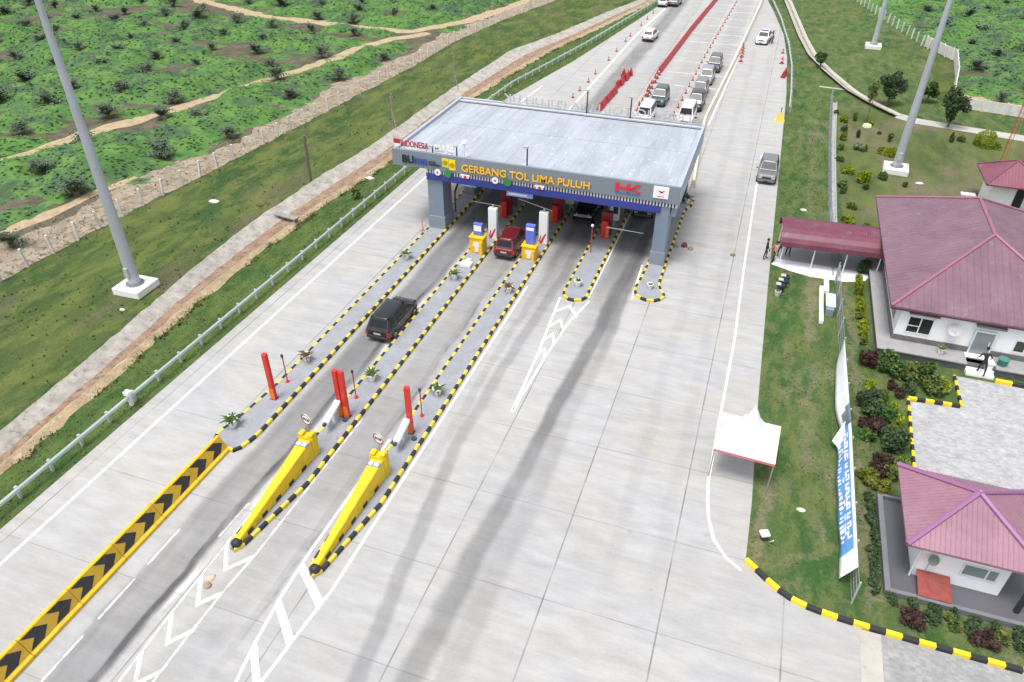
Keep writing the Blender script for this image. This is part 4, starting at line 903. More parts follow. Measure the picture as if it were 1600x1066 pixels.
def roundsign(x, y, z, label):
    t_ = thing('round_sign', label, 'sign', (x, y, 0), R(-12), group='round stop signs behind the crash noses')
    b = MB(); b.tube((0, 0, .165), (0, 0, z - .3), .03, n=8); b.build('post', M_greyp, t_)
    d = MB(); d.tube((0, .015, z), (0, -.02, z), .34, n=24); o = d.build('disc', M_wht, t_)
    d = MB()
    for k in range(24):
        a, c = 2 * math.pi * k / 24, 2 * math.pi * (k + 1) / 24
        for r0, r1 in ((.28, .35),):
            d.add([(r0 * math.cos(a), -.026, z + r0 * math.sin(a)), (r1 * math.cos(a), -.026, z + r1 * math.sin(a)), (r1 * math.cos(c), -.026, z + r1 * math.sin(c)), (r0 * math.cos(c), -.026, z + r0 * math.sin(c))], [(0, 1, 2, 3)])
    d.build('ring', mat('sign_ring', (0.36, 0.03, 0.07), .5), t_)
    text('lettering', 'STOP', mat('sign_text', (0.08, 0.03, 0.06), .5), t_, (-.23, -.026, z - .09), (R(90), 0, 0), .46, .18, .012, .03)
roundsign(-19.75, 24.0, 2.05, 'round stop sign with red ring behind the left crash nose'); roundsign(-15.45, 23.95, 2.05, 'round stop sign with red ring behind the right crash nose')
for x, y, lab in ((-19.5, 25.2, 'left'), (-15.15, 25.1, 'right')):
    t_ = thing('sensor_cabinet', 'long white slanted sensor housing behind the ' + lab + ' round stop sign', 'cabinet', (x, y, .165), group='white sensor housings')
    b = MB(); b.add([(-.18, 0, .55), (.18, 0, .55), (.18, 1.45, .95), (-.18, 1.45, .95), (-.18, 0, .78), (.18, 0, .78), (.18, 1.45, 1.2), (-.18, 1.45, 1.2)], [(3, 2, 1, 0), (4, 5, 6, 7), (0, 1, 5, 4), (1, 2, 6, 5), (2, 3, 7, 6), (3, 0, 4, 7)]); b.build('housing', mat('housing_white', (0.72, 0.78, 0.84), .4), t_, bevel=.04)
    b = MB(); b.box(-.1, .1, .3, .5, 0, .62); b.box(-.1, .1, 1.0, 1.2, 0, .85); b.build('stand', M_greyp, t_)
    b = MB(); b.tube((.45, 1.2, 0), (.45, 1.2, .10), .16, n=10); b.build('cable_cover', mat('teal_dark', (0.03, 0.06, 0.07), .6), t_); b = MB(); b.cbox((-.0, -.12, .66), (.14, .18, .16)); b.build('lens', M_dark, t_)
M_potw = mat('pot_white', (0.78, 0.78, 0.76), .6, var=.05); M_frond = leafmat('pot_leaf', (0.02, 0.05, 0.014), (0.05, 0.10, 0.02), (0.08, 0.12, 0.03), 2); M_frondr = leafmat('pot_leaf_red', (0.07, 0.035, 0.02), (0.13, 0.07, 0.03), (0.16, 0.11, 0.04), 2)
def fronds(mb, n, L_, h0, seed, w=.07, droop=.9, up=.8, ns=5):
    rnd = random.Random(seed)
    for k in range(n):
        a = 2 * math.pi * k / n + rnd.uniform(-.25, .25); l = L_ * rnd.uniform(.7, 1.1); el = rnd.uniform(.25, 1.2) * up; p = Vector((0, 0, h0)); pr = None; e = el
        for i in range(ns + 1):
            f = i / ns; ww = w * (0.5 + 1.6 * f * (1 - f) * 2) * (1.05 - f); side = Vector((-math.sin(a), math.cos(a), 0)) * ww
            cur = (p - side + Vector((0, 0, -ww * .5)), p.copy(), p + side + Vector((0, 0, -ww * .5)))
            if pr: mb.add([pr[0], cur[0], cur[1], pr[1]], [(0, 1, 2, 3)]); mb.add([pr[1], cur[1], cur[2], pr[2]], [(0, 1, 2, 3)])
            pr = cur; e = el - droop * f * 1.6; p = p + Vector((math.cos(a) * math.cos(e), math.sin(a) * math.cos(e), math.sin(e))) * (l / ns)
    return mb
def planter(x, y, label, red=False, s=1.0, bare=False):
    t_ = thing('planter', label, 'plant', (x, y, .165), random.uniform(0, 6), group='potted plants on the toll islands')
    b = MB(); b.lathe([(0, 0), (.17, 0), (.27, .42), (.31, .42), (.31, .48), (.25, .48), (.22, .40), (0, .40)], n=14); b.build('pot', M_potw, t_, smooth=False)
    b = fronds(MB(), 7 if bare else 16, .42 if bare else .72, .42, int(x * 7 + y), .09, .8); b.build('leaves', M_frondr if red else M_frond, t_); t_.scale = (s,) * 3
planter(-24.75, 23.9, 'white pot with a broad green plant at the near end of the leftmost island', s=1.15); planter(-24.15, 30.6, 'white pot with a reddish plant behind the thin rod on the leftmost island', True); planter(-19.35, 30.2, 'white pot with a green plant behind the pair of red posts'); planter(-15.05, 30.3, 'white pot with a green plant behind the right red post')
planter(-24.0, 44.6, 'white pot with a green plant near the left column'); planter(-19.3, 43.0, 'white pot with a green plant in front of the left blue kiosk'); planter(-14.9, 42.6, 'white pot with a reddish plant in front of the right blue kiosk', True); planter(-10.4, 45.1, 'white pot with thin sparse leaves on the short round-ended island', bare=True); planter(-5.35, 46.5, 'bare white pot on the flared end below the right column', bare=True, s=.8); planter(-4.9, 62.3, 'white pot with a green plant at the far end of the rightmost island')

# kiosks, totems and boom gates
M_ky = mat('kiosk_yellow', (0.78, 0.46, 0.01), .45, var=.08); M_kb = mat('kiosk_blue', (0.11, 0.17, 0.62), .4); M_kd = mat('kiosk_dark', (0.05, 0.05, 0.09), .4)
def kiosk(x, y, label, hb, hp, whitefrac):
    t_ = thing('ticket_kiosk', label, 'ticket kiosk', (x, y, .165), group='automatic toll kiosks')
    b = MB(); b.box(-.55, .55, 0, .9, 0, hb); b.box(-.62, .62, -.06, .96, hb, hb + .07); b.build('base', M_ky, t_, bevel=.03)
    b = MB(); b.box(-.36, .36, .35, .7, hb + .07, hp); b.build('display', M_kb, t_, bevel=.02)
    b = MB(); z1 = hp - (hp - hb) * .12; z0 = z1 - (hp - hb) * whitefrac; b.box(-.30, .30, .338, .349, z0, z1); b.build('screen', M_wht, t_)
    b = MB(); b.box(-.25, .3, -.02, -.002, hb * .45, hb * .75, 0); b.box(-.1, .2, -.05, -.003, hb * .12, hb * .4, 0); b.build('card_slot', M_potw, t_)
    b = MB(); b.box(.3, .52, -.2, -.002, 0, hb * .8); b.build('side_panel', M_ky, t_)
kiosk(-19.2, 47.2, 'yellow toll kiosk with short blue and white display, left of the red car', 1.30, 2.35, .45); kiosk(-15.05, 47.6, 'yellow toll kiosk with tall blue display, right of the red car', 1.05, 2.75, .14)
def totem(x, y, h, label):
    t_ = thing('totem_sign', label, 'sign', (x, y, .165), group='white totem signs under the canopy'); b = MB(); b.box(-.36, .36, -.22, .22, 0, h); b.build('box', mat('totem_white', (0.80, 0.82, 0.84), .45, var=.03), t_, bevel=.04)
    b = MB(); b.add([(-.3, -.226, .05), (-.05, -.226, .05), (.30, -.226, .95), (.18, -.226, .95)], [(0, 1, 2, 3)]); b.add([(-.34, -.227, .2), (-.22, -.227, .2), (-.1, -.227, .7), (-.16, -.227, .8)], [(0, 1, 2, 3)]); b.build('red_stripe', M_red, t_)
    b = MB(); b.tube((0, 0, h), (0, 0, h + .28), .07, n=8); b.build('beacon', M_greyp, t_)
totem(-18.85, 50.1, 2.65, 'white totem with red slash, behind the left kiosk'); totem(-14.75, 50.6, 2.75, 'white totem with red slash, behind the right kiosk')
def boom(x, y, label, direction, length, ang, hh=1.5, dbl=True):
    t_ = thing('boom_gate', label, 'boom gate', (x, y, .165), group='red boom gates under the canopy')
    b = MB(); b.box(-.24, .24, -.2, .2, 0, hh); b.build('cabinet', M_rp, t_, bevel=.02)
    b = MB(); b.box(direction * .26 - .12, direction * .26 + .12, -.24, .1, .1, hh * .75); b.build('motor_box', mat('motor_orange', (0.50, 0.17, 0.05), .5), t_, bevel=.02)
    a = R(ang); b = MB(); p0 = Vector((direction * .2, -.26, hh * .72)); p1 = p0 + Vector((direction * math.cos(a), 0, math.sin(a))) * length; b.tube(p0, p1, .05, .035, n=8); b.build('arm', mat('arm_white', (0.85, 0.85, 0.80), .4), t_)
    if dbl: b = MB(); b.box(-.42, .42, .45, 1.0, 0, hh + .5); b.build('control_box', mat('control_maroon', (0.26, 0.02, 0.025), .5), t_, bevel=.03)
boom(-19.3, 54.0, 'boom gate with level white arm reaching left toward the left column', -1, 2.7, 2); boom(-14.95, 54.6, 'boom gate with half-raised white arm behind the right totem', -1, 3.0, 12); boom(-10.35, 53.2, 'red boom gate with level arm toward the right column', 1, 3.0, -1); boom(-18.9, 58.5, 'red boom gate farther in under the canopy', 1, 1.6, 40, 1.4)
t_ = thing('signal_post', 'thin red and white post on the short island beside the dark front car', 'post', (-10.75, 50.3, .165)); b = MB(); b.tube((0, 0, 0), (0, 0, 2.3), .05, n=8); b.build('pole', mat('pole_dull_red', (0.34, 0.06, 0.07), .5), t_); b = MB(); b.ball((0, 0, 2.35), .12, 6); b.build('cap', M_potw, t_)
for x, y, lab in ((-10.05, 55.4, 'white booth panel with dark picture behind the short island red gate'), (-14.35, 57.2, 'slim white booth panel left of the dark front car')):
    t_ = thing('notice_board', lab, 'notice board', (x, y, .165)); b = MB(); b.box(-.4, .4, -.1, .1, .6, 2.5); b.build('board', M_potw, t_, bevel=.02); b = MB(); b.box(-.12, .3, -.115, -.102, 1.2, 2.2); b.build('picture', M_kd, t_); b = MB(); b.box(-.06, .06, -.06, .06, 0, .6); b.build('leg', M_greyp, t_)
def booth(x, y, label):
    t_ = thing('toll_booth', label, 'toll booth', (x, y, .165), group='toll booths under the canopy'); b = MB(); b.box(-.52, .52, -1.12, 1.12, 2.2, 2.45); b.build('roof', mat('booth_roof', (0.2, 0.2, 0.21), .6), t_); b = MB(); b.box(-.5, .5, -1.1, 1.1, 0, 1.05); b.build('cabin', mat('booth_grey', (0.22, 0.22, 0.24), .5), t_, bevel=.03)
    b = MB(); b.box(-.47, .47, -1.06, 1.06, 1.05, 2.2); b.build('window', mat('booth_glass', (0.03, 0.035, 0.04), .12), t_)
booth(-18.95, 61.0, 'dim toll booth deep under the canopy on the island left of the red car'); booth(-14.8, 59.6, 'dim toll booth under the canopy beside the right boom gate'); booth(-10.2, 58.8, 'dim toll booth under the canopy behind the short island'); booth(-23.95, 58.6, 'dim toll booth behind the left column')
t_ = thing('bollard', 'thin pink-red rod at the foot of the left column', 'bollard', (-24.75, 49.2, .165)); b = MB(); b.tube((0, 0, 0), (0, 0, 1.3), .04, n=6); b.build('rod', mat('rod_pink', (0.62, 0.25, 0.20), .6), t_); b = MB(); b.tube((0, 0, 0), (0, 0, .25), .14, n=8); b.build('foot', mat('rod_pink', 0), t_)
b = MB(); b.box(-.42, .42, -.35, .35, 0, .28); b.box(-.3, .1, .45, .9, 0, .2); tag(b.build('concrete_block', M_potw, loc=(-19.2, 45.1, .165), bevel=.06), 'white concrete blocks lying in front of the left kiosk', 'block')
# things lying on the road
def lump(name, mats, loc, label, cat, s, seed):
    rnd = random.Random(seed); b = MB(); prof = []
    n = 14; rings = 6; vs = []
    for j in range(rings + 1):
        f = j / rings; r_ = math.sqrt(max(0.0, 1 - f * f))
        for i in range(n): a = 2 * math.pi * i / n; k = r_ * (1 + rnd.uniform(-.18, .18)); vs.append((s[0] * k * math.cos(a), s[1] * k * math.sin(a), s[2] * f * (1 + rnd.uniform(-.12, .12))))
    b.add(vs, [(j * n + i, j * n + (i + 1) % n, (j + 1) * n + (i + 1) % n, (j + 1) * n + i) for j in range(rings) for i in range(n)]); return tag(b.build(name, mats, loc=loc, smooth=True), label, cat)
lump('sack', mat('sack_tan', (0.34, 0.235, 0.165), .9, var=.3, scale=9), (-19.42, 14.75, 0), 'crumpled tan sack lying on the worn white chevrons', 'sack', (.19, .17, .16), 3)
lump('rag', mat('rag_pale', (0.60, 0.45, 0.34), .9, var=.2, scale=8), (-19.52, 15.15, 0), 'small pale rag lying just beyond the tan sack', 'rag', (.16, .2, .1), 4)
lump('sack', mat('sack_maroon', (0.20, 0.05, 0.08), .9, var=.3, scale=6), (-3.95, 54.1, 0), 'maroon sack on the concrete right of the right column', 'sack', (.26, .22, .4), 6)
lump('sack', mat('sack_tan', 0), (-3.4, 53.8, 0), 'small brown sack beside the maroon one', 'sack', (.22, .2, .26), 7)
lump('sack', mat('sack_grey', (0.25, 0.25, 0.25), .9), (-4.6, 53.9, 0), 'grey sack against the kerb of the rightmost island', 'sack', (.3, .2, .3), 9)
lump('rag', mat('rag_olive', (0.25, 0.2, 0.08), .9), (-.1, 53.9, 0), 'little orange-brown rag on the concrete left of the white edge line', 'rag', (.2, .18, .22), 8)
# ------------------------------------------------------------------ tent
M_tent = mat('tent_white', (0.84, 0.85, 0.87), .5, var=.02); M_trim = mat('tent_trim', (0.62, 0.18, 0.22), .5)
t_ = thing('tent', 'white pop-up tent with red trim at the right road edge', 'tent', (2.5, 30.4, 0), R(-3))
HX, ZE, ZP = 1.5, 2.02, 4.15
b = MB(); n = 8; top = []
def tp(i, j):      # concave four-sided canopy
    u, v = -1 + 2 * i / n, -1 + 2 * j / n; r_ = max(abs(u), abs(v)); h = (1 - r_) ** 2.6 * .86 + (1 - r_) * .17; sag = -.05 * (1 - (min(abs(u), abs(v)) / max(r_, 1e-3)) ** 2) * 0
    return (HX * u, HX * v, ZE + h * (ZP - ZE))
for i in range(n):
    for j in range(n): b.add([tp(i, j), tp(i + 1, j), tp(i + 1, j + 1), tp(i, j + 1)], [(0, 1, 2, 3)])
o = b.build('roof', M_tent, t_); o.modifiers.new('th', 'SOLIDIFY').thickness = .015
b = MB()
for s in (-1, 1):
    b.box(-HX - .01, HX + .01, s * HX - .012 * (s < 0), s * HX + .012 * (s > 0), ZE - .16, ZE - .005); b.box(s * HX - .012 * (s < 0), s * HX + .012 * (s > 0), -HX + .002, HX - .002, ZE - .16, ZE - .005)
b.build('valance', M_trim, t_)
for sx in (-1, 1):
    for sy in (-1, 1): b = MB(); b.tube((sx * (HX - .04), sy * (HX - .04), 0), (sx * (HX - .04), sy * (HX - .04), ZE - .02), .035, n=6); b.build('leg', mat('tent_leg', (0.55, 0.35, 0.35) if sx > 0 else (0.30, 0.28, 0.29), .5), t_)
b = MB(); b.M = Matrix.Translation((-1.05, .55, 2.36)); b.box(-.28, -.06, -.22, .02, 0, .004); b.box(.08, .14, -.15, .12, .02, .024); b.box(.1, .32, .0, .05, .03, .034); o = b.build('print', mat('print_grey', (0.45, 0.43, 0.55), .6), t_); o.rotation_euler = (0, R(-9), 0)

# ------------------------------------------------------------------ covered walkway
M_mar = None
def roofmat(name, c, c2):
    m, t = newmat(name, 0.42); p = t.pos()
    k = t.mix(t.smooth(t.noise(p, 0.5, 4, 0.6), 0.3, 0.7), c, c2); k = t.scale(k, t.lin(t.noise(p, 3.5, 5, 0.7), 0.25, 0.75, 0.9, 1.1))
    k = t.mix(t.smooth(t.noise(p, 1.1, 6, 0.75), 0.54, 0.74, 0, 0.5), k, (0.26, 0.235, 0.25)); k = t.mix(t.smooth(t.noise(p, 0.35, 5, 0.7), 0.5, 0.68, 0, 0.45), k, t.scale(k, t.lin(t.noise(p, 2, 3), 0, 1, .6, .8))); t.col(k); return m
M_wroof = roofmat('walkway_roof', (0.135, 0.034, 0.062), (0.175, 0.048, 0.078)); M_r1 = roofmat('maroon_roof', (0.162, 0.088, 0.120), (0.195, 0.110, 0.147)); M_r2 = roofmat('pink_roof', (0.255, 0.132, 0.175), (0.295, 0.155, 0.20)); M_r3 = roofmat('maroon_roof_far', (0.18, 0.052, 0.082), (0.21, 0.065, 0.10))
M_ridge = mat('ridge_mauve', (0.27, 0.115, 0.24), .5, var=.08); M_ridge1 = mat('ridge_maroon', (0.29, 0.12, 0.165), .45, var=.08)
t_ = thing('covered_walkway', 'walkway with long maroon barrel roof on white posts between road and large house', 'walkway', (3, 55.2, 0), R(3.5))
b = MB(); N = 12; n_ = 44; W_, ZS, RI = 2.0, 1.8, 1.2
for k in range(n_):
    x0, x1 = 7.5 * k / n_, 7.5 * (k + 1) / n_
    for xa, xb, rr in ((x0, x0 + (x1 - x0) * .72, 0), (x0 + (x1 - x0) * .72, x1, .03)):
        sa = []
        for x in (xa, xb):
            sec = []
            for i in range(N + 1): a = math.pi * i / N; sec.append((x, -math.cos(a) * (W_ + rr) , ZS + math.sin(a) * (RI + rr)))
            for i in range(N, -1, -1): a = math.pi * i / N; sec.append((x, -math.cos(a) * (W_ + rr - .05), ZS - .05 + math.sin(a) * (RI + rr)))
            sa.append(sec)
        b.loft(sa)
b.build('roof', M_wroof, t_)
for x in (.3, 2.6, 4.9, 7.2):
    for y in (-1.75, 1.75): b = MB(); b.tube((x, y, 0), (x, y, 1.9), .045, n=8); b.build('post', M_potw, t_)
for y in (-1.75, 1.75): b = MB(); b.tube((.2, y, 1.88), (7.3, y, 1.88), .04, n=6); b.build('rail', M_potw, t_)
b = MB(); b.poly([(2.95, 53.4, .006), (7.3, 53.3, .006), (10.4, 53.6, .006), (10.5, 57.5, .006), (3.05, 57.3, .006)]); struct(b.build('path', mat('walk_tiles', (0.36, 0.37, 0.39), .7, var=.08, dirt=.2)))
b = MB(); b.poly([(2.85, 53.5, .012), (4.3, 52.85, .012), (5.8, 52.45, .012), (8.3, 52.55, .012), (9.6, 53.15, .012), (10.1, 54.5, .012), (3.2, 54.55, .012)]); struct(b.build('path', mat('white_tiles', (0.82, 0.84, 0.87), .6, var=.03)))
# ------------------------------------------------------------------ houses
def clip(poly2, u0, e):     # segment of line {p: p.e=u0} inside a convex 2D polygon
    hits = []
    for a, c in zip(poly2, poly2[1:] + poly2[:1]):
        da, dc = a.dot(e) - u0, c.dot(e) - u0
        if (da < 0) != (dc < 0): hits.append(a + (c - a) * (da / (da - dc)))
    return hits
def ribs(mb, poly, ed, spacing, w, h, m=0):
    poly = [Vector(p) for p in poly]; nrm = (poly[1] - poly[0]).cross(poly[2] - poly[0]).normalized()
    if nrm.z < 0: nrm = -nrm
    e = Vector(ed).normalized(); s = nrm.cross(e).normalized(); o = poly[0]; p2 = [Vector(((p - o).dot(e), (p - o).dot(s))) for p in poly]
    us = [p.x for p in p2]; u = min(us) + spacing * .5
    while u < max(us):
        hts = clip(p2, u, Vector((1, 0)))
        if len(hts) == 2 and (hts[0] - hts[1]).length > .15:
            A, B = [o + e * q.x + s * q.y for q in hts]; ww = e * w / 2
            mb.add([A - ww, A + ww, B + ww, B - ww, A - ww * .5 + nrm * h, A + ww * .5 + nrm * h, B + ww * .5 + nrm * h, B - ww * .5 + nrm * h], [(4, 5, 6, 7), (0, 1, 5, 4), (1, 2, 6, 5), (2, 3, 7, 6), (3, 0, 4, 7)], m)
        u += spacing
def hiproof(par, off, x0, x1, y0, y1, ze, zr, ra, rb, rm, cm, spacing, capr=.11):
    """hip roof: eaves rectangle, ridge from ra to rb (points at zr)"""
    o = lambda x, y, z: (x - off[0], y - off[1], z - off[2])
    A, B, C_, D = o(x0, y0, ze), o(x1, y0, ze), o(x1, y1, ze), o(x0, y1, ze); E_, F_ = o(*ra, zr), o(*rb, zr); b = MB()
    faces = [([A, B, E_], (1, 0, 0)), ([D, A, E_, F_], (0, 1, 0)), ([B, C_, F_, E_], (0, 1, 0)), ([C_, D, F_], (1, 0, 0))]
    if (Vector(E_) - Vector(F_)).length < .01: faces = [([A, B, E_], (1, 0, 0)), ([D, A, E_], (0, 1, 0)), ([B, C_, E_], (0, 1, 0)), ([C_, D, E_], (1, 0, 0))]
    dn = lambda p: (p[0], p[1], p[2] - .12)
    for p, e in faces: b.add(p, [tuple(range(len(p)))]); b.add([dn(q) for q in p], [tuple(range(len(p) - 1, -1, -1))]); ribs(b, p, e, spacing, .045, .02)
    for p, q in ((A, B), (B, C_), (C_, D), (D, A)): b.add([p, q, dn(q), dn(p)], [(0, 1, 2, 3)])
    rf = b.build('roof', rm, par)
    b = MB()
    for p, q in ((A, E_), (B, E_), (C_, F_), (D, F_)) + (((E_, F_),) if (Vector(E_) - Vector(F_)).length > .01 else ()): b.tube((p[0], p[1], p[2] + .03), (q[0], q[1], q[2] + .03), capr, n=6)
    b.ball((E_[0], E_[1], E_[2] + .03), capr * 1.3, 4); c = b.build('ridge_cap', cm, par); c.parent = rf
    return rf
M_wall = mat('wall_white', (0.88, 0.88, 0.89), .7, var=.04, scale=.8, dirt=.06); M_stone = mat('plinth_stone', (0.15, 0.145, 0.14), .85, var=.35, scale=3.5, dirt=.3, bump=.6, bscale=9); M_glass = mat('window_glass', (0.025, 0.03, 0.032), .1, var=.3, scale=1, spec=.7); M_frame = mat('window_frame', (0.74, 0.75, 0.76), .5)
M_porch = mat('porch_tiles', (0.30, 0.295, 0.30), .7, var=.1, dirt=.2); M_pdk = mat('porch_edge', (0.10, 0.10, 0.105), .8, var=.25)
def window(par, x0, x1, y, z0, z1, bars=(), hb=(), glass=M_glass):
    f = MB(); w = .07
    f.box(x0, x1, y - .05, y, z0, z0 + w); f.box(x0, x1, y - .05, y, z1 - w, z1); f.box(x0, x0 + w, y - .05, y, z0 + w, z1 - w); f.box(x1 - w, x1, y - .05, y, z0 + w, z1 - w)
    for q in bars: f.box(q - .035, q + .035, y - .045, y - .002, z0 + w, z1 - w)
    for a, c, z in hb: f.box(a, c, y - .043, y - .003, z - .03, z + .03)
    fr = f.build('window', M_frame, par); g = MB(); g.box(x0 + w, x1 - w, y - .03, y - .004, z0 + w, z1 - w); g.build('pane', glass, fr); return fr
# house 1 (large, behind the parking court)
H = (9.7, 43.4, 0); t_ = thing('house', 'large white house with maroon hipped metal roof and stone porch behind the parking court', 'house', H)
oo = lambda mb, name, mt, **k: mb.build(name, mt, t_, loc=(-H[0], -H[1], 0), **k)
b = MB(); b.box(9.85, 23, 43.55, 61, 0, .47); oo(b, 'plinth', M_pdk)
b = MB(); b.box(9.8, 15.0, 43.48, 61.05, .472, .55); b.box(15.0, 16.6, 44.3, 61.05, .472, .548); b.box(16.6, 23.05, 43.48, 61.05, .472, .55); oo(b, 'porch', M_porch)
b = MB(); b.box(10.75, 21.6, 44.95, 60.9, .92, 3.06); oo(b, 'wall', M_wall)
b = MB(); b.box(10.68, 15.2, 44.87, 60.95, .55, .92); b.box(16.35, 21.65, 44.87, 60.95, .55, .918); oo(b, 'stone_base', M_stone)
hiproof(t_, H, 9.98, 22.3, 44.55, 61.9, 3.12, 5.6, (16.15, 51.9), (16.15, 58.0), M_r1, M_ridge1, .42)
b = MB(); b.box(10.0, 22.28, 44.57, 44.62, 2.90, 3.0); b.box(10.0, 10.05, 44.625, 61.85, 2.90, 3.0); oo(b, 'eave_board', mat('eave_dark', (0.10, 0.03, 0.04), .6))
wl = lambda *a, **k: window(t_, *[v for v in a], **k)
def win1(x0, x1, z0, z1, **k):
    f = window(t_, x0 - H[0], x1 - H[0], 44.948 - H[1], z0, z1, **k); return f
win1(11.28, 12.78, 1.2, 2.45, bars=(12.03 - H[0],), hb=((11.35 - H[0], 12.0 - H[0], 1.75),)); win1(17.45, 18.9, 1.1, 2.0, bars=(18.1 - H[0],))
b = MB(); b.box(11.2, 12.95, 44.7, 44.948, 2.66, 2.74); oo(b, 'canopy_shelf', mat('shelf_grey', (0.20, 0.18, 0.19), .7)); b = MB(); b.box(15.05, 16.7, 44.7, 44.948, 2.55, 2.7); oo(b, 'canopy_shelf', mat('shelf_grey', 0))
d = MB(); d.box(15.2, 16.35, 44.80, 44.94, .55, 2.2); dr = oo(d, 'door', mat('door_glass', (0.20, 0.23, 0.25), .2)); d = MB()
for a, c in ((15.1, 15.2), (16.25, 16.35)): d.box(a, c, 44.76, 44.798, .55, 2.28)
d.box(15.2, 16.25, 44.76, 44.798, 2.18, 2.28); o = d.build('frame', mat('door_frame', (0.55, 0.60, 0.66), .4), dr)
d = MB(); d.tube((16.1, 44.76, 1.3), (16.1, 44.76, 1.6), .03, n=6); d.build('handle', M_frame, dr)
for k in range(3): b = MB(); b.box(15.0, 16.55, 44.3 - .42 * (k + 1), 44.3 - .42 * k - .002, 0, .47 - .13 * k); oo(b, 'step', M_wall, bevel=.01)
b = MB(); b.box(15.0, 16.58, 44.302, 44.8, .548, .56); oo(b, 'landing', M_wall)
b = MB(); b.M = Matrix.Translation((13.95, 44.68, 2.1)) @ Euler((R(65), 0, R(-15))).to_matrix().to_4x4(); b.lathe([(0, 0), (.2, .02), (.38, .1), (.40, .11), (.2, .05), (0, .04)], n=18); b.M = None; b.tube((13.95, 44.94, 2.12), (13.95, 44.66, 2.12), .03); b.tube((13.95, 44.62, 1.9), (14.0, 44.35, 2.2), .018, n=5); oo(b, 'satellite_dish', mat('dish_grey', (0.42, 0.42, 0.44), .5))
b = MB(); b.box(10.66, 10.748, 45.8, 47.2, 1.3, 2.5, 0); b.box(10.65, 10.659, 45.9, 47.1, 1.4, 2.4, 1); oo(b, 'window', [M_frame, M_glass])
tp_ = thing('potted_plant', 'white pot with olive bush on the large house porch', 'plant', (13.55, 44.2, .55)); b = MB(); b.lathe([(0, 0), (.16, 0), (.24, .36), (.2, .36), (.18, .3), (0, .3)], n=14); b.build('pot', M_potw, tp_); b = fronds(MB(), 26, .42, .32, 5, .07, .5, 1.0); b.build('leaves', leafmat('olive_leaf', (0.08, 0.10, 0.03), (0.13, 0.15, 0.04), (0.16, 0.16, 0.06), 2), tp_)
tp_ = thing('tub', 'dark green lidded tub on the porch right of the door', 'tub', (17.0, 44.1, .55)); b = MB(); b.lathe([(0, 0), (.26, 0), (.3, .42), (0, .42)], n=16); b.build('body', mat('tub_green', (0.03, 0.17, 0.14), .5), tp_); b = MB(); b.lathe([(0, .42), (.32, .42), (.32, .46), (.1, .5), (0, .5)], n=16); b.build('lid', mat('tub_lid', (0.05, 0.22, 0.18), .5), tp_)
# house 2 (guard house with pink pyramid roof)
H = (9.4, 24.9, 0); t_ = thing('guard_house', 'small white house with pink pyramid metal roof in the lower right corner', 'house', H)
b = MB(); b.box(9.3, 17.5, 24.55, 30.2, 0, .14); oo(b, 'floor', mat('dark_tiles', (0.10, 0.10, 0.115), .55, var=.08, scale=.7))
b = MB()
for q in ((9.18, 9.42, 24.3, 30.4), (9.42, 17.6, 24.3, 24.5), (9.42, 17.6, 30.25, 30.4)): b.box(q[0], q[1], q[2], q[3], 0, .30)
oo(b, 'rim', mat('rim_grey', (0.16, 0.165, 0.18), .8, var=.1))
b = MB(); b.box(10.4, 13.9, 25.75, 29.4, .14, 2.46); oo(b, 'wall', M_wall)
hiproof(t_, H, 9.5, 15.0, 25.18, 30.28, 2.5, 3.92, (12.25, 27.9), (12.25, 27.9), M_r2, M_ridge, .2, .13)
f = window(t_, 12.1 - H[0], 13.55 - H[0], 25.748 - H[1], .92, 1.68, bars=(13.1 - H[0],), glass=mat('pale_glass', (0.22, 0.26, 0.27), .15))
b = MB(); b.M = Matrix.Translation((10.85, 25.55, 1.55)) @ Euler((R(60), 0, R(20))).to_matrix().to_4x4(); b.lathe([(0, 0), (.16, .02), (.26, .08), (.14, .05), (0, .04)], n=14); b.M = None; b.tube((10.85, 25.74, 1.55), (10.85, 25.55, 1.55), .03); b.tube((10.85, 25.74, .4), (10.85, 25.74, 1.5), .012, n=4); oo(b, 'satellite_dish', mat('dish_dark', (0.17, 0.18, 0.18), .5))
b = MB(); b.tube((10.3, 25.65, .14), (10.3, 25.65, 2.45), .05, n=6); oo(b, 'downpipe', M_potw)
for x, y in ((14.5, 25.1), (16.5, 24.7)): b = MB(); b.box(x - .09, x + .09, y - .09, y + .09, .14, 2.46 if y > 25 else 2.2); oo(b, 'post', mat('post_dark', (0.03, 0.03, 0.032), .5))
b = MB(); b.add([(10.5, 25.7, .62), (11.85, 25.7, .62), (11.85, 24.45, .36), (10.5, 24.45, .36), (10.5, 25.7, .57), (11.85, 25.7, .57), (11.85, 24.45, .31), (10.5, 24.45, .31)], [(0, 1, 2, 3), (7, 6, 5, 4), (0, 4, 5, 1), (1, 5, 6, 2), (2, 6, 7, 3), (3, 7, 4, 0)])
tag(b.build('metal_sheet', mat('sheet_rust', (0.25, 0.05, 0.04), .75, var=.35, scale=2.6, dirt=.5)), 'rusty red metal sheet leaning from the small house wall onto the porch rim', 'metal sheet')
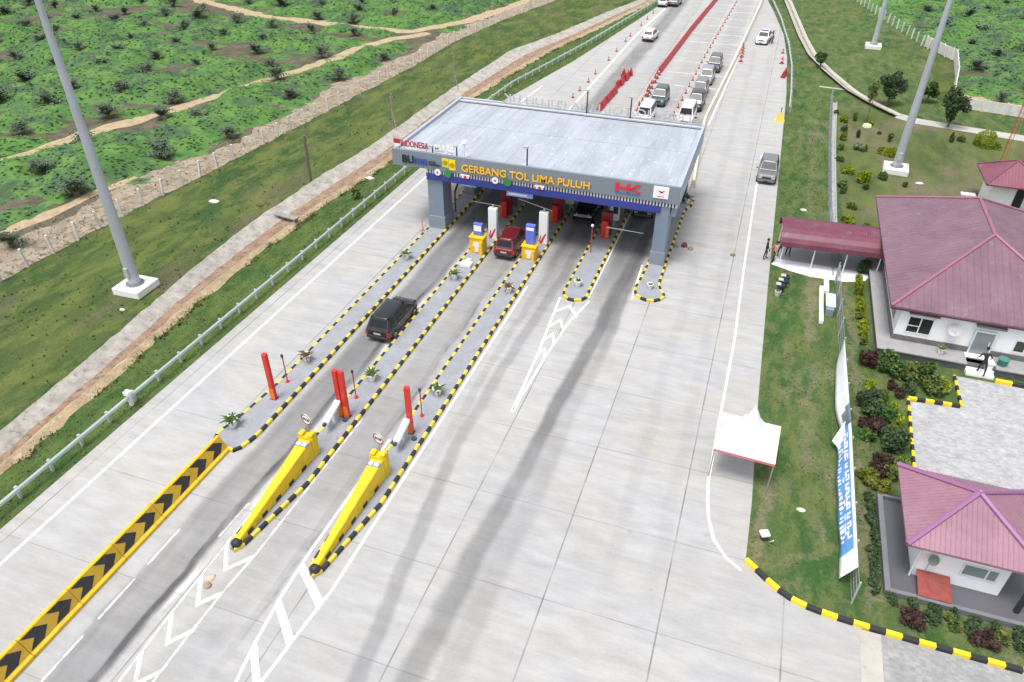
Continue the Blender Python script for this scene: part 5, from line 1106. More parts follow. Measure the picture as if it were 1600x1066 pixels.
# house 3
H = (19.3, 69.0, 0); t_ = thing('house', 'small white outbuilding with maroon pyramid roof at the right edge behind the large house', 'house', H)
b = MB(); b.box(20.1, 22.7, 69.8, 73.1, 0, 2.6); b.box(22.7, 24.0, 71.0, 73.1, 0, 2.6); oo(b, 'wall', M_wall)
b = MB(); b.box(21.95, 22.65, 69.74, 69.797, 0, 2.3); oo(b, 'opening', M_bk)
hiproof(t_, H, 19.3, 24.1, 69.0, 73.9, 2.66, 4.25, (21.6, 71.3), (21.6, 71.3), M_r3, M_r3, .25, .07)
t_ = thing('washing_stand', 'low white washing stand left of the small outbuilding', 'stand', (18.9, 71.6, 0)); b = MB(); b.box(-.6, .6, -.35, .35, .5, .62); b.build('basin', mat('basin_pink', (0.62, 0.56, 0.58), .6), t_); b = MB()
for x in (-.5, .5): b.box(x - .06, x + .06, -.3, .3, 0, .5)
b.build('leg', M_greyp, t_)
# lattice mast
t_ = thing('lattice_mast', 'thin red lattice radio mast behind the small outbuilding', 'mast', (22.9, 80.3, 0)); b = MB(); w = .22; hm = 11
for k in range(3):
    a = 2 * math.pi * k / 3; b.tube((w * math.cos(a), w * math.sin(a), 0), (w * .8 * math.cos(a), w * .8 * math.sin(a), hm), .025, n=4)
for z in np.arange(0, hm, .5):
    for k in range(3): a, c = 2 * math.pi * k / 3, 2 * math.pi * (k + 1) / 3; b.tube((w * math.cos(a), w * math.sin(a), z), (w * math.cos(c), w * math.sin(c), z + .5), .014, n=3)
b.build('lattice', mat('mast_red', (0.45, 0.10, 0.06), .6), t_)
for a in (0.5, 2.6, 4.7): b = MB(); b.tube((0, 0, hm * .8), (math.cos(a) * 3, math.sin(a) * 3, 0), .010, n=3); b.build('stay', M_wire, t_)
# white rail yard-things by the fence
b = MB(); b.box(6.35, 6.62, 46.0, 50.9, 0, .28); tag(b.build('white_slab', M_potw, bevel=.03), 'long white slab lying on the lawn beside the mesh fence', 'slab')
b = MB(); b.box(6.66, 7.0, 50.2, 52.4, 0, .3); tag(b.build('white_slab', M_potw, bevel=.03), 'short white slab at the white tiled path end', 'slab')
t_ = thing('storage_cabinet', 'pale blue low cabinet standing on the lawn beside the long white slab', 'cabinet', (7.0, 48.3, 0)); b = MB(); b.box(-.32, .32, -.9, .9, .62, .72); b.build('top', mat('bench_blue', (0.60, 0.68, 0.78), .5), t_, bevel=.02); b = MB(); b.box(-.24, .24, -1.2, .85, 0, .6); b.build('body', mat('bench_grey', (0.20, 0.26, 0.28), .6), t_, bevel=.02)
for i, (x, y, lab) in enumerate(((3.95, 50.9, 'farthest of the dark bins in a row at the lawn edge below the walkway'), (3.8, 50.2, 'middle dark bin of the row at the lawn edge below the walkway'), (3.65, 49.5, 'nearest dark bin of the row at the lawn edge below the walkway'))):
    t_ = thing('waste_bin', lab, 'bin', (x, y, 0), group='dark bins in a row'); b = MB(); b.lathe([(0, 0), (.22, 0), (.28, .6), (.2, .6), (.18, .5), (0, .5)], n=14); b.build('body', mat('bin_dark', (0.035, 0.04, 0.05), .5), t_); b = MB(); b.cbox((-.2, 0, .62), (.34, .36, .05)); b.build('lid', mat('bin_lid', (0.40, 0.42, 0.44), .5), t_)
t_ = thing('waste_bin', 'squat pale bin next to the dark bin row', 'bin', (3.5, 48.85, 0)); b = MB(); b.lathe([(0, 0), (.18, 0), (.22, .4), (0, .42)], n=12); b.build('body', mat('bin_pale', (0.5, 0.5, 0.4), .6), t_); b = MB(); b.tube((0, 0, .42), (0, 0, .46), .16, n=10); b.build('lid', M_dark, t_)
t_ = thing('flood_lamp', 'white ground floodlight in the grass at the lawn corner', 'lamp', (3.95, 25.7, 0), R(25)); b = MB(); b.box(-.22, .22, -.18, .22, .3, .46); b.M = None; b.build('housing', M_potw, t_, bevel=.05); b = MB(); b.box(-.12, .12, -.12, .12, 0, .3); b.build('stand', M_dark, t_); b = MB(); b.tube((.25, -.2, 0), (.3, -.35, .28), .03, n=6); b.build('cable_pipe', M_potw, t_)
t_ = thing('warning_sign', 'yellow and white warning stand at the right road edge beyond the grey car', 'sign', (1.9, 88.3, 0)); b = MB(); b.add([(-.35, -.3, 0), (.35, -.3, 0), (.12, 0, 1.0), (-.12, 0, 1.0)], [(0, 1, 2, 3)]); b.add([(-.35, .3, 0), (.35, .3, 0), (.12, .02, 1.0), (-.12, .02, 1.0)], [(3, 2, 1, 0)]); o = b.build('board', mat('stand_yellow', (0.85, 0.55, 0.03), .5), t_); o.modifiers.new('th', 'SOLIDIFY').thickness = .03; b = MB(); b.tube((0, 0, .95), (0, 0, 1.5), .05, n=6); b.build('pole', M_blk, t_); b = MB(); b.box(-.55, .55, -.4, .4, 0, .05); b.build('base', mat('stand_yellow', 0), t_)
# ------------------------------------------------------------------ vehicles
def paint(name, c, rough=.3, metal=0.2): return mat(name, c, rough, metal, var=.04, scale=.8, coat=.6, dirt=.04)
M_cg = mat('car_glass', (0.012, 0.015, 0.018), .30, var=.15, spec=.28); M_tyre = mat('tyre', (0.018, 0.018, 0.018), .85); M_rim = mat('rim', (0.35, 0.36, 0.37), .35, .6); M_hl = mat('headlight', (0.75, 0.77, 0.8), .15); M_tl = mat('tail_light', (0.42, 0.012, 0.015), .25); M_trim_c = mat('car_trim', (0.025, 0.025, 0.027), .6); M_chr = mat('chrome', (0.6, 0.6, 0.62), .25, .7); M_plate = mat('plate', (0.04, 0.04, 0.04), .5)
def vehicle(name, label, cat, loc, rz, L, W, H, hood, zh, zb, ws, rs, col, group='vehicles on the toll road', roofcol=None, hoodcol=None, bed=None, zr=None, rails=False):
    """L,W,H size; hood = bonnet length; zh bonnet height; zb belt height; ws / rs = slope run of wind- and rear screen"""
    t_ = thing(name, label, cat, loc, rz, group=group); hw = W / 2; xf, xr = L / 2, -L / 2; xc = xf - hood; z0 = .26
    b = MB()
    def sec(x, w, zt, zlo=z0, rnd=.1): return [(x, -w * .94, zlo), (x, -w, zlo + .16), (x, -w, zt - rnd), (x, -w * .90, zt), (x, w * .90, zt), (x, w, zt - rnd), (x, w, zlo + .16), (x, w * .94, zlo)]
    xb_end = xr if bed is None else xr + bed
    st = [sec(xr, hw * .90, zb - .10, .36), sec(xr + .1, hw * .97, zb, .30), sec(xr + .6, hw, zb + .01), sec(0, hw, zb), sec(xc - .05, hw, zb), sec(xc + hood * .35, hw * .985, zh + .02), sec(xf - .22, hw * .95, zh - .05), sec(xf - .05, hw * .87, zh - .16, .30), sec(xf, hw * .80, zh - .25, .34)]
    b.loft(st); b.build('body', col, t_, bevel=.10, seg=3)
    for sx in (xf - .78, xr + .80):        # wheels
        for s in (-1, 1):
            w_ = MB(); w_.tube((sx, s * (hw - .20), .32), (sx, s * (hw + .012), .32), .32, n=16); wo = w_.build('wheel', M_tyre, t_, bevel=.03)
            w_ = MB(); w_.tube((sx, s * (hw + .0), .32), (sx, s * (hw + .022), .32), .2, n=12); w_.build('rim', M_rim, wo)
            w_ = MB(); w_.tube((sx, s * (hw + .0), .36), (sx, s * (hw + .008), .36), .385, n=16); w_.build('arch', M_trim_c, t_)
    # cabin
    xd = xb_end + (.06 if bed is None else 0); bw = hw * .93; tw = hw * .76; zr_ = H - .03
    A = [(xc + .05, -bw, zb - .02), (xc + .05, bw, zb - .02), (xd, bw, zb - .02), (xd, -bw, zb - .02)]; T = [(xc - ws, -tw, zr_), (xc - ws, tw, zr_), (xd + rs, tw, zr_ - .02), (xd + rs, -tw, zr_ - .02)]
    b = MB(); xm = (T[0][0] + T[2][0]) / 2
    b.add(A + T, [(0, 1, 5, 4), (1, 2, 6, 5), (2, 3, 7, 6), (3, 0, 4, 7)]); b.build('cabin', col, t_, bevel=.09, seg=3)
    b = MB(); r = MB(); dz = .05
    la, lb = (T[0][0] - T[2][0]) / 2, tw; sup = [(la * (abs(math.cos(a)) ** .38) * (1 if math.cos(a) > 0 else -1), lb * (abs(math.sin(a)) ** .30) * (1 if math.sin(a) > 0 else -1)) for a in [2 * math.pi * (i + .5) / 28 for i in range(28)]]
    r.loft([[(xm + p[0] * q, p[1] * q, zr_ + z) for p in sup] for q, z in ((1.0, -.03), (.995, .005), (.96, .035), (.86, .06), (.55, .078), (.2, .084))]); r.build('roof_panel', roofcol or col, t_, smooth=True)
    def quad(p, u0, u1, v0, v1, off=.008):
        p = [Vector(q) for q in p]; n = (p[1] - p[0]).cross(p[3] - p[0]).normalized()
        def at_(u, v): return (p[0] * (1 - u) + p[1] * u) * (1 - v) + (p[3] * (1 - u) + p[2] * u) * v
        return [at_(u0, v0) + n * off, at_(u1, v0) + n * off, at_(u1, v1) + n * off, at_(u0, v1) + n * off]
    def glass(nm, p, spans, v0=.12, v1=.90):
        g = MB()
        for u0, u1 in spans:
            q = quad(p, u0, u1, v0, v1, .012); g.add(q, [(0, 1, 2, 3)])
        return g.build(nm, M_cg, t_)
    glass('windscreen', [A[0], A[1], T[1], T[0]], [(.07, .93)], .10, .93); glass('rear_window', [A[2], A[3], T[3], T[2]], [(.1, .9)], .22, .9)
    sp = [(.10, .36), (.40, .66), (.70, .92)] if bed is None and L > 4.0 else [(.10, .47), (.53, .92)]
    glass('side_window', [A[1], A[2], T[2], T[1]], sp); glass('side_window', [A[3], A[0], T[0], T[3]], [(1 - c, 1 - a) for a, c in sp])
    if hoodcol:
        h = MB(); h.add([(xc + .12, -hw * .82, zb + .012), (xc + hood * .36, -hw * .84, zh + .035), (xf - .26, -hw * .80, zh - .02), (xf - .26, hw * .80, zh - .02), (xc + hood * .36, hw * .84, zh + .035), (xc + .12, hw * .82, zb + .012)], [(0, 1, 4, 5), (1, 2, 3, 4)]); h.build('bonnet', hoodcol, t_)
    if bed:
        h = MB(); h.box(xr + .14, xr + bed - .08, -hw * .8, hw * .8, zb - .03, zb + .02); h.build('bed_cover', M_trim_c, t_)
    for s in (-1, 1):
        h = MB(); h.add([(xf - .30, s * hw * .90, zh - .10), (xf - .03, s * hw * .80, zh - .20), (xf - .01, s * hw * .50, zh - .22), (xf - .06, s * hw * .52, zh - .10), (xf - .29, s * hw * .955, zh - .26), (xf + .008, s * hw * .80, zh - .34), (xf + .016, s * hw * .50, zh - .34)], [(0, 1, 2, 3), (0, 4, 5, 1), (1, 5, 6, 2)]); h.build('headlight', M_hl, t_)
        h = MB(); h.box(xr - .012, xr + .12, s * hw * .86 - .09, s * hw * .86 + .09, zb - .42, zb - .14); h.build('tail_light', M_tl, t_, bevel=.01)
        h = MB(); h.cbox((xc - .12, s * (hw + .10), zb + .06), (.16, .18, .13)); h.build('mirror', col, t_, bevel=.03)
        h = MB(); h.box(-.1 + .25, .02 + .25, s * hw - .012, s * hw + .012, zb - .22, zb - .19); h.box(-.85, -.72, s * hw - .012, s * hw + .012, zb - .22, zb - .19); h.build('door_handle', M_chr, t_)
    h = MB(); h.box(xf - .04, xf + .02, -hw * .46, hw * .46, zh - .38, zh - .24); h.build('grille', M_chr if rails else M_trim_c, t_)
    h = MB(); h.box(xf - .12, xf + .05, -hw * .84, hw * .84, .28, .48); h.build('bumper', M_trim_c if rails else col, t_, bevel=.04); h = MB(); h.box(xr - .05, xr + .12, -hw * .9, hw * .9, .32, .52); h.build('bumper', M_trim_c, t_, bevel=.04)
    h = MB(); h.box(xr - .02, xr + .02, -.24, .24, zb - .36, zb - .24); h.build('number_plate', mat('plate_pale', (0.5, 0.45, 0.45), .5), t_); h = MB(); h.box(xf + .05, xf + .062, -.24, .24, .32, .44); h.build('number_plate', M_plate, t_)
    return t_
UP, DN = R(90), R(-90)
P_black = paint('paint_black', (0.012, 0.013, 0.016), .22); P_red = paint('paint_dark_red', (0.14, 0.012, 0.016)); P_grey = paint('paint_grey', (0.155, 0.16, 0.165)); P_silver = paint('paint_silver', (0.17, 0.18, 0.195)); P_white = paint('paint_white', (0.74, 0.74, 0.74), .35, 0); P_teal = paint('paint_dark_teal', (0.05, 0.075, 0.08)); P_dgrey = paint('paint_charcoal', (0.07, 0.07, 0.075))
vehicle('parked_minivan', 'black minivan driving along the left lane beside the second island', 'car', (-20.95, 36.25, 0), R(90), 4.5, 1.76, 1.64, .85, .99, 1.0, .80, .42, P_black).name = 'black_minivan'
vehicle('red_minivan', 'dark red minivan stopped between the two yellow toll kiosks', 'car', (-16.95, 49.25, 0), R(91), 4.3, 1.70, 1.65, .95, .96, 1.0, .65, .35, P_red)
vehicle('black_suv', 'black off-road car with bright chrome grille facing out of the dark lane', 'car', (-12.7, 57.4, 0), DN, 4.7, 1.85, 1.85, 1.2, 1.12, 1.12, .45, .25, P_black, rails=True)
vehicle('charcoal_car', 'charcoal car half hidden in the dark rightmost toll lane', 'car', (-8.1, 59.9, 0), DN, 4.3, 1.72, 1.6, 1.0, .96, .98, .65, .4, P_dgrey)
vehicle('grey_car', 'light grey car coming along the right edge line beside the lawn', 'car', (1.5, 71.3, 0), R(-91), 4.6, 1.80, 1.62, 1.25, 1.0, 1.02, .7, .35, P_grey)
vehicle('teal_suv', 'dark teal car waiting alone behind the toll gate beside the red barrier row', 'car', (-12.2, 90.5, 0), DN, 4.4, 1.78, 1.72, 1.05, 1.0, 1.03, .62, .3, P_teal)
vehicle('white_van', 'white van just beyond the gate roof edge, ahead of the dark teal car', 'van', (-12.6, 83.3, 0), DN, 4.3, 1.74, 1.9, .55, 1.0, 1.1, .4, .1, P_white)
vehicle('white_van', 'white van at the head of the right queue, behind the rear roof letters', 'van', (-8.15, 84.6, 0), DN, 4.4, 1.76, 1.95, .55, 1.0, 1.1, .4, .1, P_white)
vehicle('black_pickup', 'black car with white bonnet, second in the right queue', 'car', (-7.85, 90.2, 0), DN, 4.5, 1.78, 1.68, 1.25, 1.02, 1.03, .62, .3, P_black, hoodcol=P_white)
vehicle('silver_minivan', 'silver minivan third in the right queue', 'car', (-8.0, 95.3, 0), DN, 4.2, 1.72, 1.72, .9, .98, 1.02, .6, .25, P_silver)
vehicle('silver_minivan', 'pale silver minivan fourth in the right queue with dark windscreen', 'car', (-7.9, 101.2, 0), DN, 4.3, 1.74, 1.74, .95, .98, 1.02, .62, .28, paint('paint_pale_silver', (0.27, 0.285, 0.30)))
vehicle('charcoal_suv', 'charcoal car at the tail of the right queue', 'car', (-7.6, 107.6, 0), DN, 4.5, 1.82, 1.78, 1.05, 1.04, 1.06, .6, .3, P_dgrey)
vehicle('white_car', 'white car driving away in the dark far lane', 'car', (-19.0, 121.2, 0), R(87), 4.3, 1.74, 1.58, .9, .95, .98, .62, .45, P_white)
vehicle('white_minivan', 'white minivan at the very top of the far lane', 'car', (-21.2, 147.5, 0), R(86), 4.3, 1.74, 1.7, .9, .98, 1.02, .6, .28, P_white); vehicle('silver_car', 'silver car beside the white minivan at the top', 'car', (-19.4, 148.8, 0), R(86), 4.3, 1.74, 1.55, 1.0, .95, .98, .65, .4, P_silver)
vehicle('patrol_car', 'white and violet patrol car parked with people on the far right roadside', 'car', (-2.2, 125.4, 0), R(-96), 4.5, 1.8, 1.6, 1.2, 1.0, 1.02, .65, .4, P_white, roofcol=P_white)
pc = [o for o in COL.objects if o.name == 'patrol_car'][0]
b = MB(); b.box(-.2, .05, -.55, .55, 1.66, 1.78); b.build('light_bar', mat('light_bar', (0.10, 0.06, 0.40), .3), pc, bevel=.02); b = MB()
for s in (-1, 1): b.box(-1.6, 1.3, s * .905 - .006, s * .905 + .006, .62, .80)
b.build('door_stripe', mat('stripe_violet', (0.30, 0.16, 0.42), .5), pc)

# ------------------------------------------------------------------ people
def person(loc, rz, label, shirt, pants, hair=(0.012, 0.010, 0.009), arms=((.12, .05), (.12, .05)), stride=.10, lean=0.0, vest=None, head_turn=0.0, long_sleeve=False):
    t_ = thing('person', label, 'person', loc, rz, group='people on foot'); v = []; e = []; r = []
    def add(p, rad, par=None):
        v.append(p); r.append(rad); i = len(v) - 1
        if par is not None: e.append((par, i))
        return i
    ly = lambda z: -lean * max(0, z - .92)
    pel = add((0, 0, .93), (.145, .105)); wa = add((0, ly(1.08), 1.08), (.13, .095), pel); ch = add((0, ly(1.3), 1.30), (.155, .11), wa); nk0 = add((0, ly(1.44), 1.44), (.075, .07), ch); nk = add((0, ly(1.52) - .01, 1.52), (.052, .052), nk0)
    h1 = add((0, ly(1.60) - .015, 1.60), (.075, .085), nk); h2 = add((0, ly(1.68) - .01, 1.68), (.078, .095), h1); h3 = add((0, ly(1.75), 1.75), (.055, .065), h2)
    for s, k in ((-1, 0), (1, 1)):
        sw = stride * s
        hp = add((s * .095, 0, .88), (.088, .09), pel); kn = add((s * .105, -sw * .8 - .02, .49), (.056, .058), hp); an = add((s * .11, -sw * .9 + .03, .09), (.038, .042), kn); ft_ = add((s * .12, -sw * .9 - .12, .04), (.042, .032), an)
        fw, out = arms[k]
        sh = add((s * .19, ly(1.40), 1.39), (.060, .06), ch); el = add((s * (.24 + out), ly(1.12) - fw * .4, 1.12), (.042, .042), sh); wr = add((s * (.25 + out * 1.2), ly(.9) - fw * 1.4, .90 + fw * .35), (.028, .03), el); pm = add((s * (.252 + out * 1.2), ly(.85) - fw * 1.6, .83 + fw * .42), (.026, .036), wr)
        for q in range(4): a = add((s * (.252 + out * 1.2 + .004), ly(.8) - fw * 1.65 - .03 + q * .02, .765 + fw * .44 + (.008 if q in (0, 3) else 0)), (.009, .009), pm); add((s * (.245 + out * 1.2), ly(.8) - fw * 1.7 - .032 + q * .02, .725 + fw * .45 + (.012 if q in (0, 3) else 0)), (.008, .008), a)
        add((s * (.235 + out * 1.2), ly(.85) - fw * 1.65 - .05, .805 + fw * .42), (.010, .010), pm)
    me = bpy.data.meshes.new('person_body'); me.from_pydata(v, e, []); o = bpy.data.objects.new('body', me); COL.objects.link(o)
    sk = o.modifiers.new('skin', 'SKIN'); sk.use_smooth_shade = True; sk.branch_smoothing = .3
    for i, q in enumerate(me.skin_vertices[0].data): q.radius = r[i] if isinstance(r[i], tuple) else (r[i], r[i]); q.use_root = (i == 0)
    sb = o.modifiers.new('sub', 'SUBSURF'); sb.levels = 1; sb.render_levels = 1
    bpy.context.view_layer.update(); m2 = bpy.data.meshes.new_from_object(o.evaluated_get(bpy.context.evaluated_depsgraph_get())); bpy.data.objects.remove(o)
    ms = [mat('skin_tone', (0.28, 0.15, 0.09), .6, var=.05), mat('cloth_%d%d%d' % tuple(int(c * 99) for c in shirt), shirt, .85), mat('cloth_%d%d%d' % tuple(int(c * 99) for c in pants), pants, .85), mat('shoe_dark', (0.02, 0.02, 0.02), .6)]
    m2.materials.clear()
    for q in ms: m2.materials.append(q)
    for p in m2.polygons:
        c = p.center; arm = abs(c.x) > .20 and c.z > .6
        p.material_index = 0 if c.z > 1.475 or (arm and c.z < (0.93 if long_sleeve else 1.16)) else 3 if c.z < .09 else 2 if c.z < .95 and not arm else 1
    b = MB(); hx, hy, hz = 0, ly(1.68), 1.68
    b.ball((0, hy - .105, 1.655), (.016, .022, .022), 4)
    for s in (-1, 1): b.ball((s * .082, hy, 1.66), (.014, .026, .036), 4); b.ball((s * .032, hy - .092, 1.69), (.013, .008, .009), 4)
    b.box(-.028, .028, hy - .098, hy - .085, 1.605, 1.617)
    bo = bpy.data.objects.new('body', m2); COL.objects.link(bo); bo.parent = t_
    fo = b.build('face', mat('skin_tone', 0), t_, smooth=True); fo.parent = bo
    b = MB(); b.ball((0, hy + .018, 1.725), (.092, .112, .075), 7); b.ball((0, hy + .05, 1.66), (.082, .07, .09), 6); b.build('hair', mat('hair_dark', hair, .7), t_, smooth=True)
    if vest:
        b = MB()
        for y0 in (-1, 1): b.add([(-.16, ly(1.02) + y0 * .128, 1.0), (.16, ly(1.02) + y0 * .128, 1.0), (.17, ly(1.3) + y0 * .145, 1.3), (.10, ly(1.43) + y0 * .09, 1.44), (-.10, ly(1.43) + y0 * .09, 1.44), (-.17, ly(1.3) + y0 * .145, 1.3)], [tuple(range(6))])
        for s in (-1, 1): b.add([(s * .16, -.128, 1.0), (s * .165, .128, 1.0), (s * .205, .14, 1.25), (s * .205, -.14, 1.25)], [(0, 1, 2, 3)])
        b.build('vest', mat('vest_lime', vest, .6), t_)
    return t_
K = (0.018, 0.018, 0.02)
person((2.3, 54.2, 0), R(100), 'person in black clothes standing on the road edge near the barrel-roofed walkway', K, K, long_sleeve=True, stride=.12)
person((2.95, 53.9, 0), R(-60), 'person in salmon shirt and dark trousers beside the one in black', (0.62, 0.26, 0.20), (0.02, 0.02, 0.025), arms=((.2, .06), (.1, .04)))
person((3.35, 54.9, 0), R(200), 'person in dark jacket standing under the walkway end', (0.03, 0.03, 0.035), (0.015, 0.015, 0.018), long_sleeve=True)
person((3.95, 55.3, 0), R(30), 'person in lime safety vest at the walkway end', (0.03, 0.03, 0.03), (0.02, 0.02, 0.03), vest=(0.42, 0.75, 0.05))
person((15.75, 43.1, .22), R(185), 'person in black bending forward on the white porch steps', (0.015, 0.015, 0.018), (0.015, 0.015, 0.018), arms=((.25, .12), (.25, .12)), stride=.28, lean=.55, long_sleeve=True)
person((-.85, 125.5, 0), R(90), 'person in dark clothes standing beside the patrol car', (0.03, 0.03, 0.04), (0.02, 0.02, 0.02)); person((-1.0, 124.6, 0), R(60), 'person in pale shirt standing beside the patrol car', (0.5, 0.5, 0.55), (0.1, 0.09, 0.1))
b = MB(); b.box(-.2, .2, -.05, .3, 0, .5); b.box(-.24, .24, -.1, .35, .5, .58); tag(b.build('cool_box', M_potw, loc=(16.2, 43.5, .3), bevel=.03), 'white box standing on the porch steps beside the bending person', 'box')

# ------------------------------------------------------------------ road barriers and cones
M_wb = mat('water_barrier_red', (0.42, 0.022, 0.024), .45, var=.15, scale=.6); M_wbd = mat('barrier_slot', (0.20, 0.01, 0.012), .6)
def waterbarrier():
    t_ = thing('water_barrier', '', 'barrier', (0, 0, 0)); b = MB(); prof = [(-.27, 0), (.27, 0), (.27, .2), (.13, .5), (.09, .85), (-.09, .85), (-.13, .5), (-.27, .2)]
    b.loft([[(x * .96, -.55, z) for x, z in prof], [(x, -.5, z) for x, z in prof], [(x, .5, z) for x, z in prof], [(x * .96, .55, z) for x, z in prof]]); b.build('body', M_wb, t_, bevel=.03)
    b = MB(); b.box(-.28, .28, -.3, -.1, .0, .06); b.box(-.28, .28, .1, .3, 0, .06); b.build('fork_slot', M_wbd, t_); b = MB(); b.tube((0, 0, .85), (0, 0, .89), .07, n=8); b.build('filler_cap', M_wbd, t_); return t_
wb = waterbarrier(); first = True
LROW = 'red plastic barrier in the long unbroken row dividing the far road'
def wplace(x, y, rz, label, group):
    global first
    if first: wb.location = (x, y, 0); wb.rotation_euler = (0, 0, rz); wb['label'] = label; wb['group'] = group; first = False
    else: dup(wb, (x, y, 0), rz, label, group)
for i, y in enumerate(np.arange(103.5, 176, 1.16)): wplace(float(np.interp(y, [88, 103, 108, 129, 156, 180], [-14.1, -14.4, -14.25, -13.7, -12.6, -11.6])), y, R(-2), LROW, 'red barriers in the long row')
for i, (x, y) in enumerate([(-18.35, 84.9), (-18.3, 86.1), (-18.32, 87.3), (-18.25, 88.5), (-18.2, 89.7), (-18.15, 90.9), (-18.1, 92.1)]): wplace(x, y, 0, ORD[i] + ' red barrier of the short stretch touching the rear canopy edge', 'red barriers in the nearer short stretch')
for i, (x, y) in enumerate([(-18.35, 94.6), (-18.1, 95.8), (-18.2, 97.0), (-17.95, 98.2), (-18.0, 99.4), (-18.7, 99.9), (-17.85, 100.6)]): wplace(x, y, R(random.uniform(-8, 8)), ORD[i] + ' red barrier of the short stretch ending in the dark far lane', 'red barriers in the farther short stretch')
wplace(1.6, 106.6, R(-12), 'red plastic barrier standing nearest at the right guardrail', 'red barriers at the right guardrail'); wplace(1.75, 107.9, R(-4), 'red plastic barrier standing second at the right guardrail', 'red barriers at the right guardrail')
M_cone = mat('cone_red', (0.42, 0.05, 0.035), .6); M_coned = mat('cone_dull', (0.33, 0.06, 0.06), .6)
def cone0(mc):
    t_ = thing('traffic_cone', '', 'traffic cone', (0, 0, 0)); b = MB(); b.lathe([(.17, .04), (.04, .72), (0, .73)], n=12); b.build('body', mc, t_); b = MB(); b.lathe([(.134, .26), (.112, .38)], n=12); b.build('band', mat('cone_band', (0.55, 0.5, 0.48), .6), t_); b = MB(); b.cbox((0, 0, .02), (.42, .42, .04)); b.build('base', mat('cone_base', (0.10, 0.03, 0.03), .7), t_); return t_
cA = cone0(M_cone); usedc = [False]
def cplace(x, y, label, group, s=1.0):
    if not usedc[0]: cA.location = (x, y, 0); cA['label'] = label; cA['group'] = group; cA.scale = (s,) * 3; usedc[0] = True
    else: dup(cA, (x, y, 0), random.uniform(0, 3), label, group, s)
for i, (x, y) in enumerate([(-22.6, 88.5), (-22.5, 91.5), (-22.4, 95.5), (-22.45, 99.5), (-22.3, 106.8), (-22.3, 112), (-22.3, 118.4), (-22.3, 122), (-22.1, 130), (-22, 135), (-21.9, 140)]): cplace(x, y, ORD[i] + ' red cone of the spaced row left of the dark far lane', 'cones left of the far lane', .85)
for i, y in enumerate(np.arange(86, 158, 3.0)): cplace(float(np.interp(y, [86, 113, 155], [-9.75, -9.6, -8.8])), y, 'red traffic cone in the row left of the waiting queue', 'cones left of the waiting queue', .8)
for i, (x, y) in enumerate([(-14.0, 86.4), (-13.95, 88.2), (-14.1, 92.2), (-14.15, 93.6), (-14.2, 95.6), (-14.2, 98.2), (-14.3, 100.2), (-14.35, 102.0)]): cplace(x, y, ORD[i] + ' large red cone at the broken near end of the long barrier row', 'large cones at the near end of the barrier row', 1.5)
for i, (x, y) in enumerate([(-4.45, 112.6), (-4.55, 115.3), (-4.6, 117), (-4.7, 118.7), (-4.8, 120.4)]): cplace(x, y, ORD[i] + ' red cone by the cream kerb wall opposite the patrol car', 'cones along the cream kerb wall', 1.25)
cplace(1.1, 113.6, 'single red cone near the right guardrail', 'cones at the right guardrail', 1.35); cplace(1.0, 119.5, 'small red cone farther along the right guardrail', 'cones at the right guardrail', 1.0)
# cream kerb wall dividing the far road
MW = [(-4.9, 66), (-5.9, 80), (-6.1, 85.1), (-5.2, 114.7), (-4.4, 150), (-4.15, 175), (-4.1, 240)]
b = MB(); ox, oy = MW[0]; L, Q = strip([Vector((x - ox, y - oy)) for x, y in MW], .55); secs = [[(L[i].x, L[i].y, 0), (Q[i].x, Q[i].y, 0), (Q[i].x * .7 + L[i].x * .3, Q[i].y * .7 + L[i].y * .3, .75), (Q[i].x * .3 + L[i].x * .7, Q[i].y * .3 + L[i].y * .7, .75)] for i in range(len(MW))]; b.loft(secs)
tag(b.build('kerb_wall', mat('cream_concrete', (0.66, 0.62, 0.50), .85, var=.1, scale=.5, dirt=.15), loc=(ox, oy, 0)), 'long cream concrete kerb wall dividing the far road from the right shoulder', 'wall')

# ------------------------------------------------------------------ plants
def leafcloud(n, rx, ry, rz, z0, size, seed, hollow=.35, flat=.0):
    g = np.random.default_rng(seed); d = g.normal(size=(n, 3)); d /= np.linalg.norm(d, axis=1)[:, None]; rad = g.uniform(hollow, 1, n) ** .5
    lumps = g.normal(size=(7, 3)); lumps /= np.linalg.norm(lumps, axis=1)[:, None]; k = (d @ lumps.T).max(1); rad = rad * (.52 + .62 * np.clip(k, 0, 1) ** 3)
    c = d * rad[:, None] * np.array([rx, ry, rz]) + np.array([0, 0, z0]); c = c[c[:, 2] > 0.02]; n = len(c)
    a = g.normal(size=(n, 3)); a[:, 2] += flat; a /= np.linalg.norm(a, axis=1)[:, None]; u = np.cross(a, g.normal(size=(n, 3))); u /= np.linalg.norm(u, axis=1)[:, None]; v = np.cross(a, u); s = size * g.uniform(.6, 1.4, n)[:, None]
    V = np.stack([c - u * s, c - v * s * .55, c + u * s, c + v * s * .55], 1).reshape(-1, 3); return V, np.arange(4 * n).reshape(n, 4)
def leafobj(name, mt, par, *a, **k):
    V, F = leafcloud(*a, **k); o = fastmesh(name, V, F, mt); o.parent = par; return o
